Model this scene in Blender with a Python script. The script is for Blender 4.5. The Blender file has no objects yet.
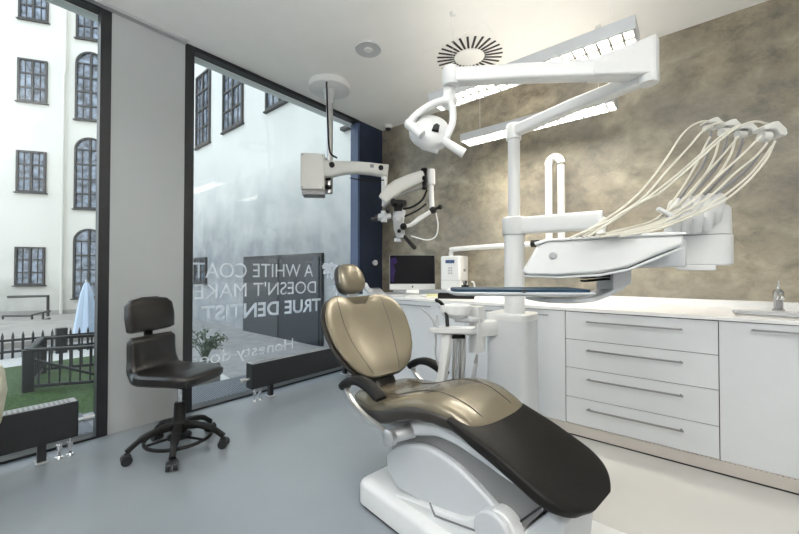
import bpy, math, random
from mathutils import Vector, Matrix
random.seed(4)
R = math.radians
SC = bpy.context.scene
COL = SC.collection
# ------------------------------------------------------------ camera
YAW = R(39.6); CH = 1.15; FPX = 360.0
cd = bpy.data.cameras.new('camera'); cam = bpy.data.objects.new('camera', cd); COL.objects.link(cam)
cd.sensor_width = 36; cd.lens = 36*FPX/799; cd.clip_start = .05; cd.clip_end = 200
cam.location = (0, 0, CH); cam.rotation_euler = (R(90.8), 0, YAW)
SC.camera = cam
# ------------------------------------------------------------ world, lights, exposure
w = bpy.data.worlds.new('sky'); SC.world = w; w.use_nodes = True
nt = w.node_tree; bg = nt.nodes['Background']
bg.inputs[0].default_value = (.86, .93, 1.0, 1); bg.inputs[1].default_value = 2.45
SC.view_settings.view_transform = 'Standard'; SC.view_settings.look = 'None'
SC.view_settings.gamma = 1; SC.view_settings.exposure = 0.12; SC.view_settings.use_curve_mapping = False
def area(name, loc, rot, sx, sy, power, color):
    l = bpy.data.lights.new(name, 'AREA'); l.shape = 'RECTANGLE'; l.size = sx; l.size_y = sy; l.energy = power; l.color = color
    o = bpy.data.objects.new(name, l); COL.objects.link(o); o.location = loc; o.rotation_euler = rot; return o
LAMP_W = 15; WARM = (1.0, .93, .80); WHITE = (1.0, .985, .96)
# ------------------------------------------------------------ helpers
rv = Vector((math.cos(YAW), math.sin(YAW), 0)); f0 = Vector((-math.sin(YAW), math.cos(YAW), 0)); zv = Vector((0, 0, 1))
PT = R(.8); fv = f0*math.cos(PT)+zv*math.sin(PT); uv = zv*math.cos(PT)-f0*math.sin(PT)
def P(px, py, t):                # photo pixel at distance t in metres -> room position
    return Vector((0, 0, CH)) + (fv + rv*((px-399.5)/FPX) + uv*((267-py)/FPX))*t
def spl(pts, n=6):               # smooth curve through points
    pts = [Vector(p) for p in pts]
    if len(pts) < 3: return pts
    q = [pts[0]*2-pts[1]] + pts + [pts[-1]*2-pts[-2]]; out = []
    for i in range(1, len(q)-2):
        a, b, c, d = q[i-1:i+3]
        for k in range(n):
            t = k/n
            out.append(.5*((2*b)+(c-a)*t+(2*a-5*b+4*c-d)*t*t+(3*b-a-3*c+d)*t**3))
    out.append(pts[-1]); return out
WM = {}                          # world matrix of every thing
def root_of(o):
    while o.parent: o = o.parent
    return o
class MB:
    def __init__(s, m=None): s.v = []; s.f = []; s.mi = []; s.m = m or Matrix.Identity(4); s.cur = 0
    def add(s, vs, fs):
        n = len(s.v); s.v += [s.m @ Vector(p) for p in vs]; s.f += [tuple(i+n for i in f) for f in fs]; s.mi += [s.cur]*len(fs); return s
    def box(s, x0, x1, y0, y1, z0, z1, m=None):
        vs = [Vector((x, y, z)) for z in (z0, z1) for y in (y0, y1) for x in (x0, x1)]
        if m: vs = [m @ p for p in vs]
        return s.add(vs, [(0,2,3,1),(4,5,7,6),(0,1,5,4),(2,6,7,3),(0,4,6,2),(1,3,7,5)])
    def cbox(s, c, sx, sy, sz, m=None):
        mm = Matrix.Translation(c) @ (m.to_4x4() if m else Matrix.Identity(4))
        return s.box(-sx/2, sx/2, -sy/2, sy/2, -sz/2, sz/2, mm)
    def prism(s, poly, o, ax, ay, az, h0, h1):   # polygon in (ax,ay) plane through o, extruded along az
        o, ax, ay, az = map(Vector, (o, ax, ay, az)); n = len(poly)
        vs = [o+ax*p[0]+ay*p[1]+az*h for h in (h0, h1) for p in poly]
        return s.add(vs, [tuple(range(n))[::-1], tuple(range(n, 2*n))]+[(i, (i+1)%n, n+(i+1)%n, n+i) for i in range(n)])
    def rings(s, rs, caps=True, closed=False):
        n = len(rs[0]); vs = [p for r in rs for p in r]; m = len(rs); fs = []
        for i in range(m if closed else m-1):
            for k in range(n):
                a = i*n+k; b = i*n+(k+1)%n; c = ((i+1)%m)*n+(k+1)%n; d = ((i+1)%m)*n+k; fs.append((a, b, c, d))
        if caps and not closed: fs += [tuple(range(n))[::-1], tuple(range((m-1)*n, m*n))]
        return s.add(vs, fs)
    def tube(s, pts, r, n=10, closed=False, r2=None):
        pts = [Vector(p) for p in pts]; m = len(pts); rs = []; up = None
        for i, p in enumerate(pts):
            if closed: t = pts[(i+1)%m]-pts[i-1]
            else: t = pts[min(i+1, m-1)]-pts[max(i-1, 0)]
            t.normalize()
            if up is None: up = t.orthogonal().normalized()
            up = (up-t*up.dot(t)).normalized(); sd = t.cross(up)
            rr = r if r2 is None else r+(r2-r)*i/(m-1)
            rs.append([p+(up*math.cos(a)+sd*math.sin(a))*rr for a in [2*math.pi*k/n for k in range(n)]])
        return s.rings(rs, closed=closed)
    def strip(s, pts, w, h, up=(0, 0, 1), n=12, ex=.5):   # rounded-rect sweep: w sideways, h along up
        pts = [Vector(p) for p in pts]; m = len(pts); rs = []; up = Vector(up)
        for i, p in enumerate(pts):
            t = (pts[min(i+1, m-1)]-pts[max(i-1, 0)]).normalized()
            sd = t.cross(up).normalized(); u = sd.cross(t)
            ww = w[i] if isinstance(w, (list, tuple)) else w; hh = h[i] if isinstance(h, (list, tuple)) else h
            rs.append([p+sd*sgp(math.cos(a), ex)*ww/2+u*sgp(math.sin(a), ex)*hh/2 for a in [2*math.pi*(k+.5)/n for k in range(n)]])
        return s.rings(rs)
    def lathe(s, prof, o=(0, 0, 0), ax=(0, 0, 1), n=24):
        ax = Vector(ax).normalized(); a = ax.orthogonal().normalized(); b = ax.cross(a); o = Vector(o)
        return s.rings([[o+ax*z+(a*math.cos(t)+b*math.sin(t))*max(r, 1e-4) for t in [2*math.pi*k/n for k in range(n)]] for r, z in prof])
    def cyl(s, p0, p1, r, r2=None, n=16):
        p0 = Vector(p0); p1 = Vector(p1); return s.lathe([(r, 0), (r if r2 is None else r2, (p1-p0).length)], p0, p1-p0, n)
    def ball(s, c, rx, ry=None, rz=None, m=None, n=14):
        ry = ry or rx; rz = rz or rx; k = 8; rs = []
        for i in range(k+1):
            ph = math.pi*i/k; rr = max(math.sin(ph), .02)
            ring = [Vector((rx*rr*math.cos(t), ry*rr*math.sin(t), -rz*math.cos(ph))) for t in [2*math.pi*q/n for q in range(n)]]
            if m: ring = [m @ p for p in ring]
            rs.append([Vector(c)+p for p in ring])
        return s.rings(rs)
    def build(s, name, mat, parent=None, bevel=0, world=True, smooth=True, seg=2, ang=35):
        me = bpy.data.meshes.new(name)
        vs = s.v
        if parent is not None and world:
            iv = WM[root_of(parent).name].inverted(); vs = [iv @ p for p in vs]
        me.from_pydata([tuple(p) for p in vs], [], s.f)
        mats = mat if isinstance(mat, (list, tuple)) else [mat]
        for q in mats: me.materials.append(q)
        if len(mats) > 1: me.polygons.foreach_set('material_index', s.mi)
        me.validate(); me.update()
        import bmesh
        b = bmesh.new(); b.from_mesh(me); bmesh.ops.recalc_face_normals(b, faces=b.faces); b.to_mesh(me); b.free()
        if smooth:
            me.shade_smooth(); me.set_sharp_from_angle(angle=R(ang))
        o = bpy.data.objects.new(name, me); COL.objects.link(o)
        if parent is not None: o.parent = parent
        else: WM[o.name] = Matrix.Identity(4)
        if bevel:
            md = o.modifiers.new('bevel', 'BEVEL'); md.width = bevel; md.segments = seg; md.limit_method = 'ANGLE'; md.angle_limit = R(35); md.harden_normals = False
        return o
def sgp(v, e): return math.copysign(abs(v)**e, v)
def tag(o, label, cat, group=None, kind=None):
    o['label'] = label; o['category'] = cat
    if group: o['group'] = group
    if kind: o['kind'] = kind
    return o
def thing(name, label, cat, loc=(0, 0, 0), rz=0, group=None):
    o = bpy.data.objects.new(name, None); COL.objects.link(o); o.location = loc; o.rotation_euler = (0, 0, rz); o.empty_display_size = .1
    WM[o.name] = Matrix.Translation(loc) @ Matrix.Rotation(rz, 4, 'Z'); return tag(o, label, cat, group)
def struct(o): o['kind'] = 'structure'; return o
def copy_tree(o, parent=None):
    c = o.copy(); COL.objects.link(c)
    if parent is not None: c.parent = parent
    for ch in list(o.children): copy_tree(ch, c)
    return c
# ------------------------------------------------------------ materials
def mat(name, col, rough=.5, metal=0, var=0.0, scale=8, bump=0.0, bscale=None, spec=.5, coat=0, emit=None, es=0):
    m = bpy.data.materials.new(name); m.use_nodes = True; t = m.node_tree; b = t.nodes['Principled BSDF']
    b.inputs['Roughness'].default_value = rough; b.inputs['Metallic'].default_value = metal
    b.inputs['Specular IOR Level'].default_value = spec; b.inputs['Coat Weight'].default_value = coat
    tc = t.nodes.new('ShaderNodeTexCoord'); n = t.nodes.new('ShaderNodeTexNoise'); n.inputs['Scale'].default_value = scale; n.inputs['Detail'].default_value = 4
    t.links.new(tc.outputs['Object'], n.inputs['Vector'])
    r = t.nodes.new('ShaderNodeValToRGB'); t.links.new(n.outputs['Fac'], r.inputs['Fac'])
    v = max(var, .01); r.color_ramp.elements[0].position = .3; r.color_ramp.elements[1].position = .7
    r.color_ramp.elements[0].color = (*[c*(1-v) for c in col], 1); r.color_ramp.elements[1].color = (*[min(1, c*(1+v)) for c in col], 1)
    t.links.new(r.outputs['Color'], b.inputs['Base Color'])
    if bump:
        n2 = t.nodes.new('ShaderNodeTexNoise'); n2.inputs['Scale'].default_value = bscale or scale*6; n2.inputs['Detail'].default_value = 3
        t.links.new(tc.outputs['Object'], n2.inputs['Vector'])
        bp = t.nodes.new('ShaderNodeBump'); bp.inputs['Strength'].default_value = bump; bp.inputs['Distance'].default_value = .01
        t.links.new(n2.outputs['Fac'], bp.inputs['Height']); t.links.new(bp.outputs['Normal'], b.inputs['Normal'])
    if emit: b.inputs['Emission Color'].default_value = (*emit, 1); b.inputs['Emission Strength'].default_value = es
    return m
M = {}
M['ceiling'] = mat('ceiling_paint', (.87, .87, .86), .9, var=.01)
M['paint'] = mat('wall_paint', (.78, .77, .75), .8, var=.01)
M['panel'] = mat('grey_panel', (.37, .39, .395), .6, var=.02, scale=2)
M['black'] = mat('black_metal', (.012, .013, .015), .4, var=.1)
M['rubber'] = mat('black_rubber', (.010, .010, .010), .5, var=.1, bump=.1, spec=.18)
M['navy'] = mat('navy_lacquer', (.018, .028, .055), .25, var=.1)
M['lit_blue_edge'] = mat('lit_blue_edge', (.03, .06, .14), .35, var=.1)
M['white'] = mat('white_plastic', (.70, .71, .71), .28, var=.01, coat=.2)
M['white2'] = mat('ivory_plastic', (.60, .60, .57), .35, var=.01)
M['lac'] = mat('white_lacquer', (.66, .68, .70), .22, var=.01)
M['top'] = mat('worktop', (.84, .84, .84), .25, var=.01)
M['grey'] = mat('grey_plastic', (.36, .37, .385), .35, var=.02)
M['lgrey'] = mat('light_grey_plastic', (.52, .54, .56), .3, var=.02)
M['mgrey'] = mat('mid_grey_plastic', (.20, .20, .205), .35, var=.03)
M['chrome'] = mat('chrome', (.75, .75, .76), .12, 1, var=.01)
M['steel'] = mat('brushed_steel', (.55, .56, .57), .3, 1, var=.05, scale=30)
M['handle'] = mat('handle_steel', (.33, .33, .34), .35, .9, var=.03)
M['shadowgap'] = mat('gap_black', (.02, .02, .02), .8)
M['tan'] = mat('bronze_leather', (.185, .160, .113), .25, .30, var=.07, scale=5, bump=.06, bscale=90, coat=.15)
M['dleather'] = mat('dark_brown_leather', (.030, .026, .022), .35, .15, var=.1, bump=.08, bscale=90)
M['cover'] = mat('black_foot_cover', (.012, .0115, .011), .45, var=.12, scale=3, bump=.08, bscale=120, spec=.12)
M['bleather'] = mat('black_leather', (.012, .011, .0105), .3, var=.1, bump=.05, bscale=80, spec=.5)
M['cream'] = mat('cream_leather', (.72, .70, .55), .5, var=.03)
M['silver'] = mat('silver_paint', (.55, .56, .57), .28, .8, var=.01)
M['hose'] = mat('ivory_hose', (.62, .60, .52), .45, var=.03)
M['bluepad'] = mat('blue_mat', (.012, .038, .070), .5, var=.05, spec=.2)
M['screen'] = mat('screen_glass', (.003, .003, .005), .25, var=.1, spec=.12)
M['purple'] = mat('screen_purple', (.02, .01, .06), .3, var=.3, scale=30, emit=(.10, .05, .30), es=.05, spec=.1)
M['beige'] = mat('beige_plinth', (.50, .465, .43), .5, var=.05)
M['facade'] = mat('facade_plaster', (.76, .73, .66), .9, var=.05, scale=.35, bump=.1, bscale=20)
def graded_render(name='grey_below_render', col=(.70, .70, .67), lo=4.2, hi=6.6, g0=(.27, .285, .30, 1), g1=(.37, .38, .385, 1)):      # render, mottled grey towards the bottom and cream above, with a ragged border
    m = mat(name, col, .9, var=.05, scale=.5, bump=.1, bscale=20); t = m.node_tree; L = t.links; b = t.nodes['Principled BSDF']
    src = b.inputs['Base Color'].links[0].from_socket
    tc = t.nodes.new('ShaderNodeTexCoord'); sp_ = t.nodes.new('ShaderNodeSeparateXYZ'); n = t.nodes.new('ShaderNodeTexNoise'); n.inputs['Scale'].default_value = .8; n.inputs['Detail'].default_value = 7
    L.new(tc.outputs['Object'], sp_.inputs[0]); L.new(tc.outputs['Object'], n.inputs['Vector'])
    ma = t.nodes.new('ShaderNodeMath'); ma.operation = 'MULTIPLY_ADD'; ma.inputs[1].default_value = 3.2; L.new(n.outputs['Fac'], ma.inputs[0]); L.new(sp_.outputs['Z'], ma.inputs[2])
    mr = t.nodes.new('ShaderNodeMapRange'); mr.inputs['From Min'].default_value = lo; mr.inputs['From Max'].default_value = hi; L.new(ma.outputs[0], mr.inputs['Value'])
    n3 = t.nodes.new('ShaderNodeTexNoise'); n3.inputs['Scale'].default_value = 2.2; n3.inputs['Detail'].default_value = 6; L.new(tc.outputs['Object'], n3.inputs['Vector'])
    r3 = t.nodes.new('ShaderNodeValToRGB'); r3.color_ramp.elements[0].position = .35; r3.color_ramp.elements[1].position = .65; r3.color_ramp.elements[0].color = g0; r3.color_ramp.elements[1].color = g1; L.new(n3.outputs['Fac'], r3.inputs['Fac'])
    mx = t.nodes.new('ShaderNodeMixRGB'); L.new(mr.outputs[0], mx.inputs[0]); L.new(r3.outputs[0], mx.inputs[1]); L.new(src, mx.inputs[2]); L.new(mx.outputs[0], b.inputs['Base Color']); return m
M['facade2'] = graded_render()
M['facade1'] = graded_render('cream_dull_below_render', (.76, .73, .66), 1.9, 3.9, (.36, .345, .31, 1), (.50, .48, .44, 1))
M['stone'] = mat('stone_base', (.36, .34, .31), .9, var=.15, scale=2)
M['winframe'] = mat('brown_frame', (.05, .045, .042), .6, var=.1)
M['grass'] = mat('lawn', (.045, .085, .025), .95, var=.45, scale=25, bump=.5, bscale=150)
M['gravel'] = mat('pale_gravel', (.55, .55, .54), .9, var=.3, scale=60, bump=.8, bscale=90)
M['paving'] = mat('paving', (.28, .28, .28), .85, var=.15, scale=4)
M['leaf'] = mat('leaf', (.07, .10, .06), .7, var=.3, scale=30)
M['parasol'] = mat('parasol_cloth', (.55, .66, .82), .8, var=.04)
M['yellow'] = mat('pale_yellow_paper', (.62, .62, .36), .7)
M['display'] = mat('display', (.01, .012, .02), .2, emit=(.2, .4, .9), es=.15)
M['louver'] = mat('louver_aluminium', (.80, .80, .78), .3, .4, var=.02)
M['diffuser'] = mat('lamp_tube', (.9, .88, .8), .4, emit=(1, .93, .78), es=9)

def glass_mat(name, tint=(.93, .96, .97), refl=.10):
    m = bpy.data.materials.new(name); m.use_nodes = True; t = m.node_tree; t.nodes.clear()
    out = t.nodes.new('ShaderNodeOutputMaterial'); tr = t.nodes.new('ShaderNodeBsdfTransparent'); gl = t.nodes.new('ShaderNodeBsdfGlossy'); mx = t.nodes.new('ShaderNodeMixShader')
    tr.inputs[0].default_value = (*tint, 1); gl.inputs['Roughness'].default_value = .01
    lw = t.nodes.new('ShaderNodeLayerWeight'); pw_ = t.nodes.new('ShaderNodeMath'); pw_.operation = 'POWER'; pw_.inputs[1].default_value = 4
    ad = t.nodes.new('ShaderNodeMath'); ad.operation = 'MULTIPLY_ADD'; ad.inputs[1].default_value = .6; ad.inputs[2].default_value = .04
    t.links.new(lw.outputs['Facing'], pw_.inputs[0]); t.links.new(pw_.outputs[0], ad.inputs[0]); t.links.new(ad.outputs[0], mx.inputs[0]); t.links.new(tr.outputs[0], mx.inputs[1]); t.links.new(gl.outputs[0], mx.inputs[2]); t.links.new(mx.outputs[0], out.inputs[0]); return m
M['glass'] = glass_mat('window_glass')
def frost_mat(name, col, a):
    m = bpy.data.materials.new(name); m.use_nodes = True; t = m.node_tree; t.nodes.clear()
    out = t.nodes.new('ShaderNodeOutputMaterial'); df = t.nodes.new('ShaderNodeBsdfDiffuse'); tl = t.nodes.new('ShaderNodeBsdfTranslucent'); tr = t.nodes.new('ShaderNodeBsdfTransparent')
    m1 = t.nodes.new('ShaderNodeMixShader'); m2 = t.nodes.new('ShaderNodeMixShader'); nz = t.nodes.new('ShaderNodeTexNoise'); nz.inputs['Scale'].default_value = 40
    rp = t.nodes.new('ShaderNodeValToRGB'); rp.color_ramp.elements[0].color = (*[c*.97 for c in col], 1); rp.color_ramp.elements[1].color = (*col, 1); t.links.new(nz.outputs['Fac'], rp.inputs['Fac'])
    for q in (df, tl): t.links.new(rp.outputs[0], q.inputs[0])
    m1.inputs[0].default_value = .5; m2.inputs[0].default_value = a
    t.links.new(df.outputs[0], m1.inputs[1]); t.links.new(tl.outputs[0], m1.inputs[2]); t.links.new(tr.outputs[0], m2.inputs[1]); t.links.new(m1.outputs[0], m2.inputs[2]); t.links.new(m2.outputs[0], out.inputs[0]); return m
M['frost'] = frost_mat('frosted_vinyl', (.85, .87, .90), .47)
M['frost_bold'] = frost_mat('frosted_vinyl_bold', (.85, .90, .95), .62)
M['sticker'] = frost_mat('white_vinyl', (.85, .88, .92), .85)
# outside windows: dark panes with mottled sky reflections painted into the colour
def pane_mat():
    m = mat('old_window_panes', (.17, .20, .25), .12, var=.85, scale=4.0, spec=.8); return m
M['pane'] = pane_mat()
# floor
def floor_mat():
    m = mat('grey_epoxy', (.235, .262, .29), .22, var=.05, scale=1.6, spec=.5); return m
M['floor'] = floor_mat()
M['pale_floor'] = mat('pale_floor_strip', (.50, .495, .475), .22, var=.04, scale=1.6)
# back wall: mottled trowelled plaster
def plaster():
    m = bpy.data.materials.new('trowelled_plaster'); m.use_nodes = True; t = m.node_tree; b = t.nodes['Principled BSDF']; L = t.links
    b.inputs['Roughness'].default_value = .42
    tc = t.nodes.new('ShaderNodeTexCoord'); mp = t.nodes.new('ShaderNodeMapping'); mp.inputs['Scale'].default_value = (1, 1, 1.25); L.new(tc.outputs['Object'], mp.inputs[0])
    def noise(sc, det, dist, ro=.6):
        n = t.nodes.new('ShaderNodeTexNoise'); n.inputs['Scale'].default_value = sc; n.inputs['Detail'].default_value = det; n.inputs['Distortion'].default_value = dist; n.inputs['Roughness'].default_value = ro
        L.new(mp.outputs[0], n.inputs['Vector']); return n
    def ramp(n, stops):
        r = t.nodes.new('ShaderNodeValToRGB'); L.new(n.outputs['Fac'], r.inputs['Fac']); e = r.color_ramp.elements
        e[0].position, e[1].position = stops[0][0], stops[-1][0]; e[0].color = (*stops[0][1], 1); e[1].color = (*stops[-1][1], 1)
        for p, c in stops[1:-1]: q = e.new(p); q.color = (*c, 1)
        return r
    a = ramp(noise(1.7, 8, .25, .62), [(.34, (.165, .140, .106)), (.5, (.265, .230, .168)), (.64, (.42, .37, .27))])
    c = ramp(noise(6.5, 9, .35, .7), [(.32, (.52, .51, .50)), (.5, (.95, .95, .95)), (.7, (1.28, 1.26, 1.22))])
    mx = t.nodes.new('ShaderNodeMixRGB'); mx.blend_type = 'MULTIPLY'; mx.inputs[0].default_value = 1; L.new(a.outputs[0], mx.inputs[1]); L.new(c.outputs[0], mx.inputs[2])
    # big soft patches mixed towards grey
    g = ramp(noise(.55, 3, .3), [(.42, (0, 0, 0)), (.6, (1, 1, 1))])
    mg = t.nodes.new('ShaderNodeMixRGB'); L.new(g.outputs[0], mg.inputs[0]); L.new(mx.outputs[0], mg.inputs[1])
    gr = t.nodes.new('ShaderNodeMixRGB'); gr.blend_type = 'MIX'; gr.inputs[0].default_value = .30; L.new(mx.outputs[0], gr.inputs[1]); gr.inputs[2].default_value = (.27, .27, .26, 1)
    L.new(gr.outputs[0], mg.inputs[2]); L.new(mg.outputs[0], b.inputs['Base Color'])
    n2 = noise(7, 8, .8); bp = t.nodes.new('ShaderNodeBump'); bp.inputs['Strength'].default_value = .35; bp.inputs['Distance'].default_value = .012
    L.new(n2.outputs['Fac'], bp.inputs['Height']); L.new(bp.outputs[0], b.inputs['Normal'])
    return m
M['plaster'] = plaster()
# perforated grate
def grate():
    m = mat('steel_grating', (.10, .115, .14), .5, .4, var=.1); t = m.node_tree; b = t.nodes['Principled BSDF']
    tc = t.nodes.new('ShaderNodeTexCoord'); ck = t.nodes.new('ShaderNodeTexChecker'); ck.inputs['Scale'].default_value = 55
    ck.inputs[1].default_value = (.20, .225, .26, 1); ck.inputs[2].default_value = (.02, .02, .025, 1)
    t.links.new(tc.outputs['Object'], ck.inputs['Vector']); t.links.new(ck.outputs[0], b.inputs['Base Color']); return m
M['grate'] = grate()

# ============================================================ ROOM
WX = -3.218; BY = 3.53; CZ = 3.03; RX = 2.4; FY = -2.2
struct(MB().box(WX, RX, FY, BY, -.12, 0).build('floor', M['floor'], smooth=False))
struct(MB().box(WX-.25, RX+.2, FY-.2, BY+.2, CZ, CZ+.2).build('ceiling', M['ceiling'], smooth=False))
struct(MB().box(WX-.2, RX+.2, BY, BY+.2, -.12, CZ).build('wall_back', M['plaster'], smooth=False))
struct(MB().box(RX, RX+.2, FY-.2, BY, -.12, CZ).build('wall_right', M['paint'], smooth=False))
struct(MB().box(WX-.2, RX, FY-.2, FY, -.12, CZ).build('wall_front', M['paint'], smooth=False))
struct(MB().box(WX-.16, WX, .655, 1.135, -.12, CZ).build('wall_left', M['panel'], smooth=False))
# windows: frame, glass
def window(n, y0, y1, p0, p1):
    fr = MB()
    fr.box(WX-.085, WX+.004, y0, y0+p0, -.12, CZ); fr.box(WX-.085, WX+.004, y1-p1, y1, -.12, CZ)
    fr.box(WX-.08, WX+.006, y0+p0, y1-p1, CZ-.035, CZ); fr.box(WX-.12, WX+.005, y0+p0, y1-p1, -.12, .015)
    f = struct(fr.build('window_%d' % n, M['black'], smooth=False))
    g = MB().box(WX-.075, WX-.065, y0+p0, y1-p1, .015, CZ-.05).build('window_glass', M['glass'], f, smooth=False)
    return f
window(1, -2.2, .655, .06, .062)
window(2, 1.135, 3.09, .07, .02)
d = struct(MB().box(WX-.12, WX+.0, 3.09, BY, 0, CZ).build('door_1', M['navy'], smooth=False))
MB().box(WX-.10, WX+.03, 3.055, 3.088, 0.0, CZ-.05).build('door_frame', M['lit_blue_edge'], d, smooth=False)  # brighter blue paints in the light caught along the frame edge
MB().lathe([(.0, 0), (.02, 0), (.02, .02), (.035, .025), (.035, .045), (.0, .05)], (WX+.0, 3.36, 1.27), (1, 0, 0), 16).build('door_knob', M['white'], d)
# ceiling edge over the window wall
struct(MB().box(WX-.01, WX+.05, FY, 1.135, CZ-.02, CZ).build('trim_2', M['grey'], smooth=False))

struct(MB().box(-.85, RX, 1.845, 2.745, 0, .002).build('trim_5', M['pale_floor'], smooth=False))  # floor strip coloured paler than the rest, in front of the cabinets
struct(MB().box(-.85, RX, 1.83, 1.845, 0, .0022).build('trim_6', M['shadowgap'], smooth=False))
# ============================================================ OUTSIDE
GZ = -.6
def flat(name, x0, x1, y0, y1, z0, z1, m): return struct(MB().box(x0, x1, y0, y1, z0, z1).build(name, m, smooth=False))
flat('ground_paving', -30, WX-.12, -14, 6, GZ-.3, GZ-.02, M['paving'])
flat('terrace_step', -3.95, WX-.12, -3, 5.4, GZ-.02, -.03, M['paving'])
lawn = MB().prism([(-9.6, -8), (-3.95, -8), (-3.95, 1.3), (-6.0, 2.0), (-9.6, 1.8)], (0, 0, 0), (1, 0, 0), (0, 1, 0), (0, 0, 1), GZ-.02, GZ+.03).build('lawn', M['grass'], smooth=False)
tag(lawn, 'mown green lawn in the courtyard behind the black railing', 'grass', kind='stuff')
gr = MB().prism([(-10.6, -8), (-9.6, -8), (-9.6, 1.8), (-6.0, 2.0), (-3.95, 1.3), (-3.95, 2.6), (-7.2, 2.9), (-10.6, 2.4)], (0, 0, 0), (1, 0, 0), (0, 1, 0), (0, 0, 1), GZ-.02, GZ+.02).build('gravel_bed', M['gravel'], smooth=False)
tag(gr, 'pale gravel border along the edge of the lawn outside', 'gravel', kind='stuff')
for y0, y1, lb in ((-1.9, .62, 'dark steel floor grating outside the left window'), (1.18, 3.2, 'dark steel floor grating outside the window with white lettering')):
    g = MB().box(-3.9, WX-.14, y0, y1, -.03, 0).build('floor_grating', M['grate'], smooth=False); tag(g, lb, 'grating')

ow = MB(); ow.box(WX-.3, WX+.3, -14, 5.5, CZ+.21, 13.5); ow.box(WX-.3, WX-.0, -14, FY, GZ, CZ+.21); struct(ow.build('wall_outside', M['facade'], smooth=False))  # unseen outer wall, added to hold sky light off the courtyard
# facade 1 (frontal, across the courtyard)
FD = Vector((.536, .844, 0)); FN = Vector((.844, -.536, 0)); F0 = Vector((-19.94, 1.67, 0))
b1 = thing('apartment_building', 'cream old house with brown casement and arched windows seen through the left window', 'building', tuple(F0+zv*-1.2))
def fp(u, d, z): return F0+FD*u+FN*d+zv*z
fm = Matrix(((FD.x, FN.x, 0, F0.x), (FD.y, FN.y, 0, F0.y), (0, 0, 1, 0), (0, 0, 0, 1)))
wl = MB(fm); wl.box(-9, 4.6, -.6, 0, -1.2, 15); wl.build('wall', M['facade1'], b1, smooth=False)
pl = MB(fm); pl.box(-9, 4.5, 0, .06, -1.2, -.35); pl.build('stone_plinth', M['stone'], b1, smooth=False)
def win(mm, par, u0, u1, z0, z1, arch=False, rows=3, cols=2):
    f = MB(mm); w_ = u1-u0; c = (u0+u1)/2
    if arch:
        rad = w_/2; zs = z1-rad
        def outl(e): return [(u0-e, z0-e), (u1+e, z0-e)]+[(c+(rad+e)*math.cos(a), zs+(rad+e)*math.sin(a)) for a in [math.pi*k/12 for k in range(13)]]
    else:
        def outl(e): return [(u0-e, z0-e), (u1+e, z0-e), (u1+e, z1+e), (u0-e, z1+e)]
    A = outl(.0); B = outl(-.07); n = len(A)
    vs = [Vector((p[0], h, p[1])) for h in (0.0, .07) for p in A]+[Vector((p[0], h, p[1])) for h in (0.0, .07) for p in B]
    fs = []
    for i in range(n):
        j = (i+1) % n
        fs += [(n+i, n+j, 3*n+j, 3*n+i), (i, j, n+j, n+i), (2*n+i, 3*n+i, 3*n+j, 2*n+j)]
    f.add(vs, fs)
    for k in range(1, cols): x = u0+w_*k/cols; f.box(x-.038, x+.038, .0, .06, z0+.03, z1-.03)
    zt = z1-(w_/2 if arch else 0)
    for k in range(1, rows): z = z0+(zt-z0)*k/rows; f.box(u0+.03, u1-.03, .0, .05, z-.03, z+.03)
    if arch: f.box(u0+.03, u1-.03, 0, .05, zt-.03, zt+.03)
    for k in range(cols):
        x = u0+w_*(k+.5)/cols; f.box(x-.012, x+.012, 0, .035, z0+.05, zt)
    fo = f.build('window', M['winframe'], par, smooth=False)
    p = MB(mm); p.add([Vector((q[0], .012, q[1])) for q in B]+[Vector((q[0], -.02, q[1])) for q in B], [tuple(range(n)), tuple(range(n, 2*n))]+[(i, (i+1) % n, n+(i+1) % n, n+i) for i in range(n)])
    p.build('pane', M['pane'], fo, smooth=False)
    s = MB(mm); s.box(u0-.05, u1+.05, 0, .10, z0-.05, z0-.01); s.build('sill', M['winframe'], fo, smooth=False)
for z0, z1 in ((11.0, 12.7), (7.78, 9.45), (4.25, 5.86), (.64, 2.12)):
    win(fm, b1, -.5, .42, z0, z1)
    win(fm, b1, -3.9, -2.98, z0, z1)
for z0, z1 in ((10.6, 13.2), (7.3, 10.1), (3.7, 6.6), (.1, 2.9)): win(fm, b1, 1.32, 2.35, z0, z1, True, rows=4)
dp = MB(); dp.tube([fp(1.02, .1, 14.5), fp(1.02, .1, 9.2), fp(.98, .1, 9.0), fp(.98, .1, -1)], .05, 8); dp.build('drainpipe', M['facade'], b1)
# facade 2 (parallel to the plaster wall)
b2 = thing('apartment_building', 'pale rendered house with tall upper windows seen through the lettered window', 'building', (-12, 5.5, -.9))
f2 = Matrix(((1, 0, 0, 0), (0, -1, 0, 5.5), (0, 0, 1, 0), (0, 0, 0, 1)))
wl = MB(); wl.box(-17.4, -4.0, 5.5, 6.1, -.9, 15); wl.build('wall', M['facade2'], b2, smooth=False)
for u0, u1, z0, z1 in ((-14.4, -13.2, 5.75, 8.4), (-12.2, -10.85, 5.8, 8.4), (-9.5, -8.1, 5.75, 8.4), (-6.9, -5.5, 5.75, 8.4)): win(f2, b2, u0, u1, z0, z1, rows=4)
win(f2, b2, -14.45, -13.4, .75, 1.68, rows=2)
dm = MB(); dm.box(-10.66, -6.9, 5.42, 5.5, -.62, 1.61); dm.build('gate', M['black'], b2, smooth=False)
dm = MB(); dm.box(-10.6, -8.75, 5.40, 5.42, -.62, 1.53); dm.build('gate_leaf', mat('grey_gate', (.045, .05, .055), .5), b2, smooth=False)
dm = MB(); dm.box(-8.65, -6.98, 5.40, 5.42, -.62, 1.53); dm.build('gate_leaf', mat('black_gate', (.015, .02, .028), .3), b2, smooth=False)
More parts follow.
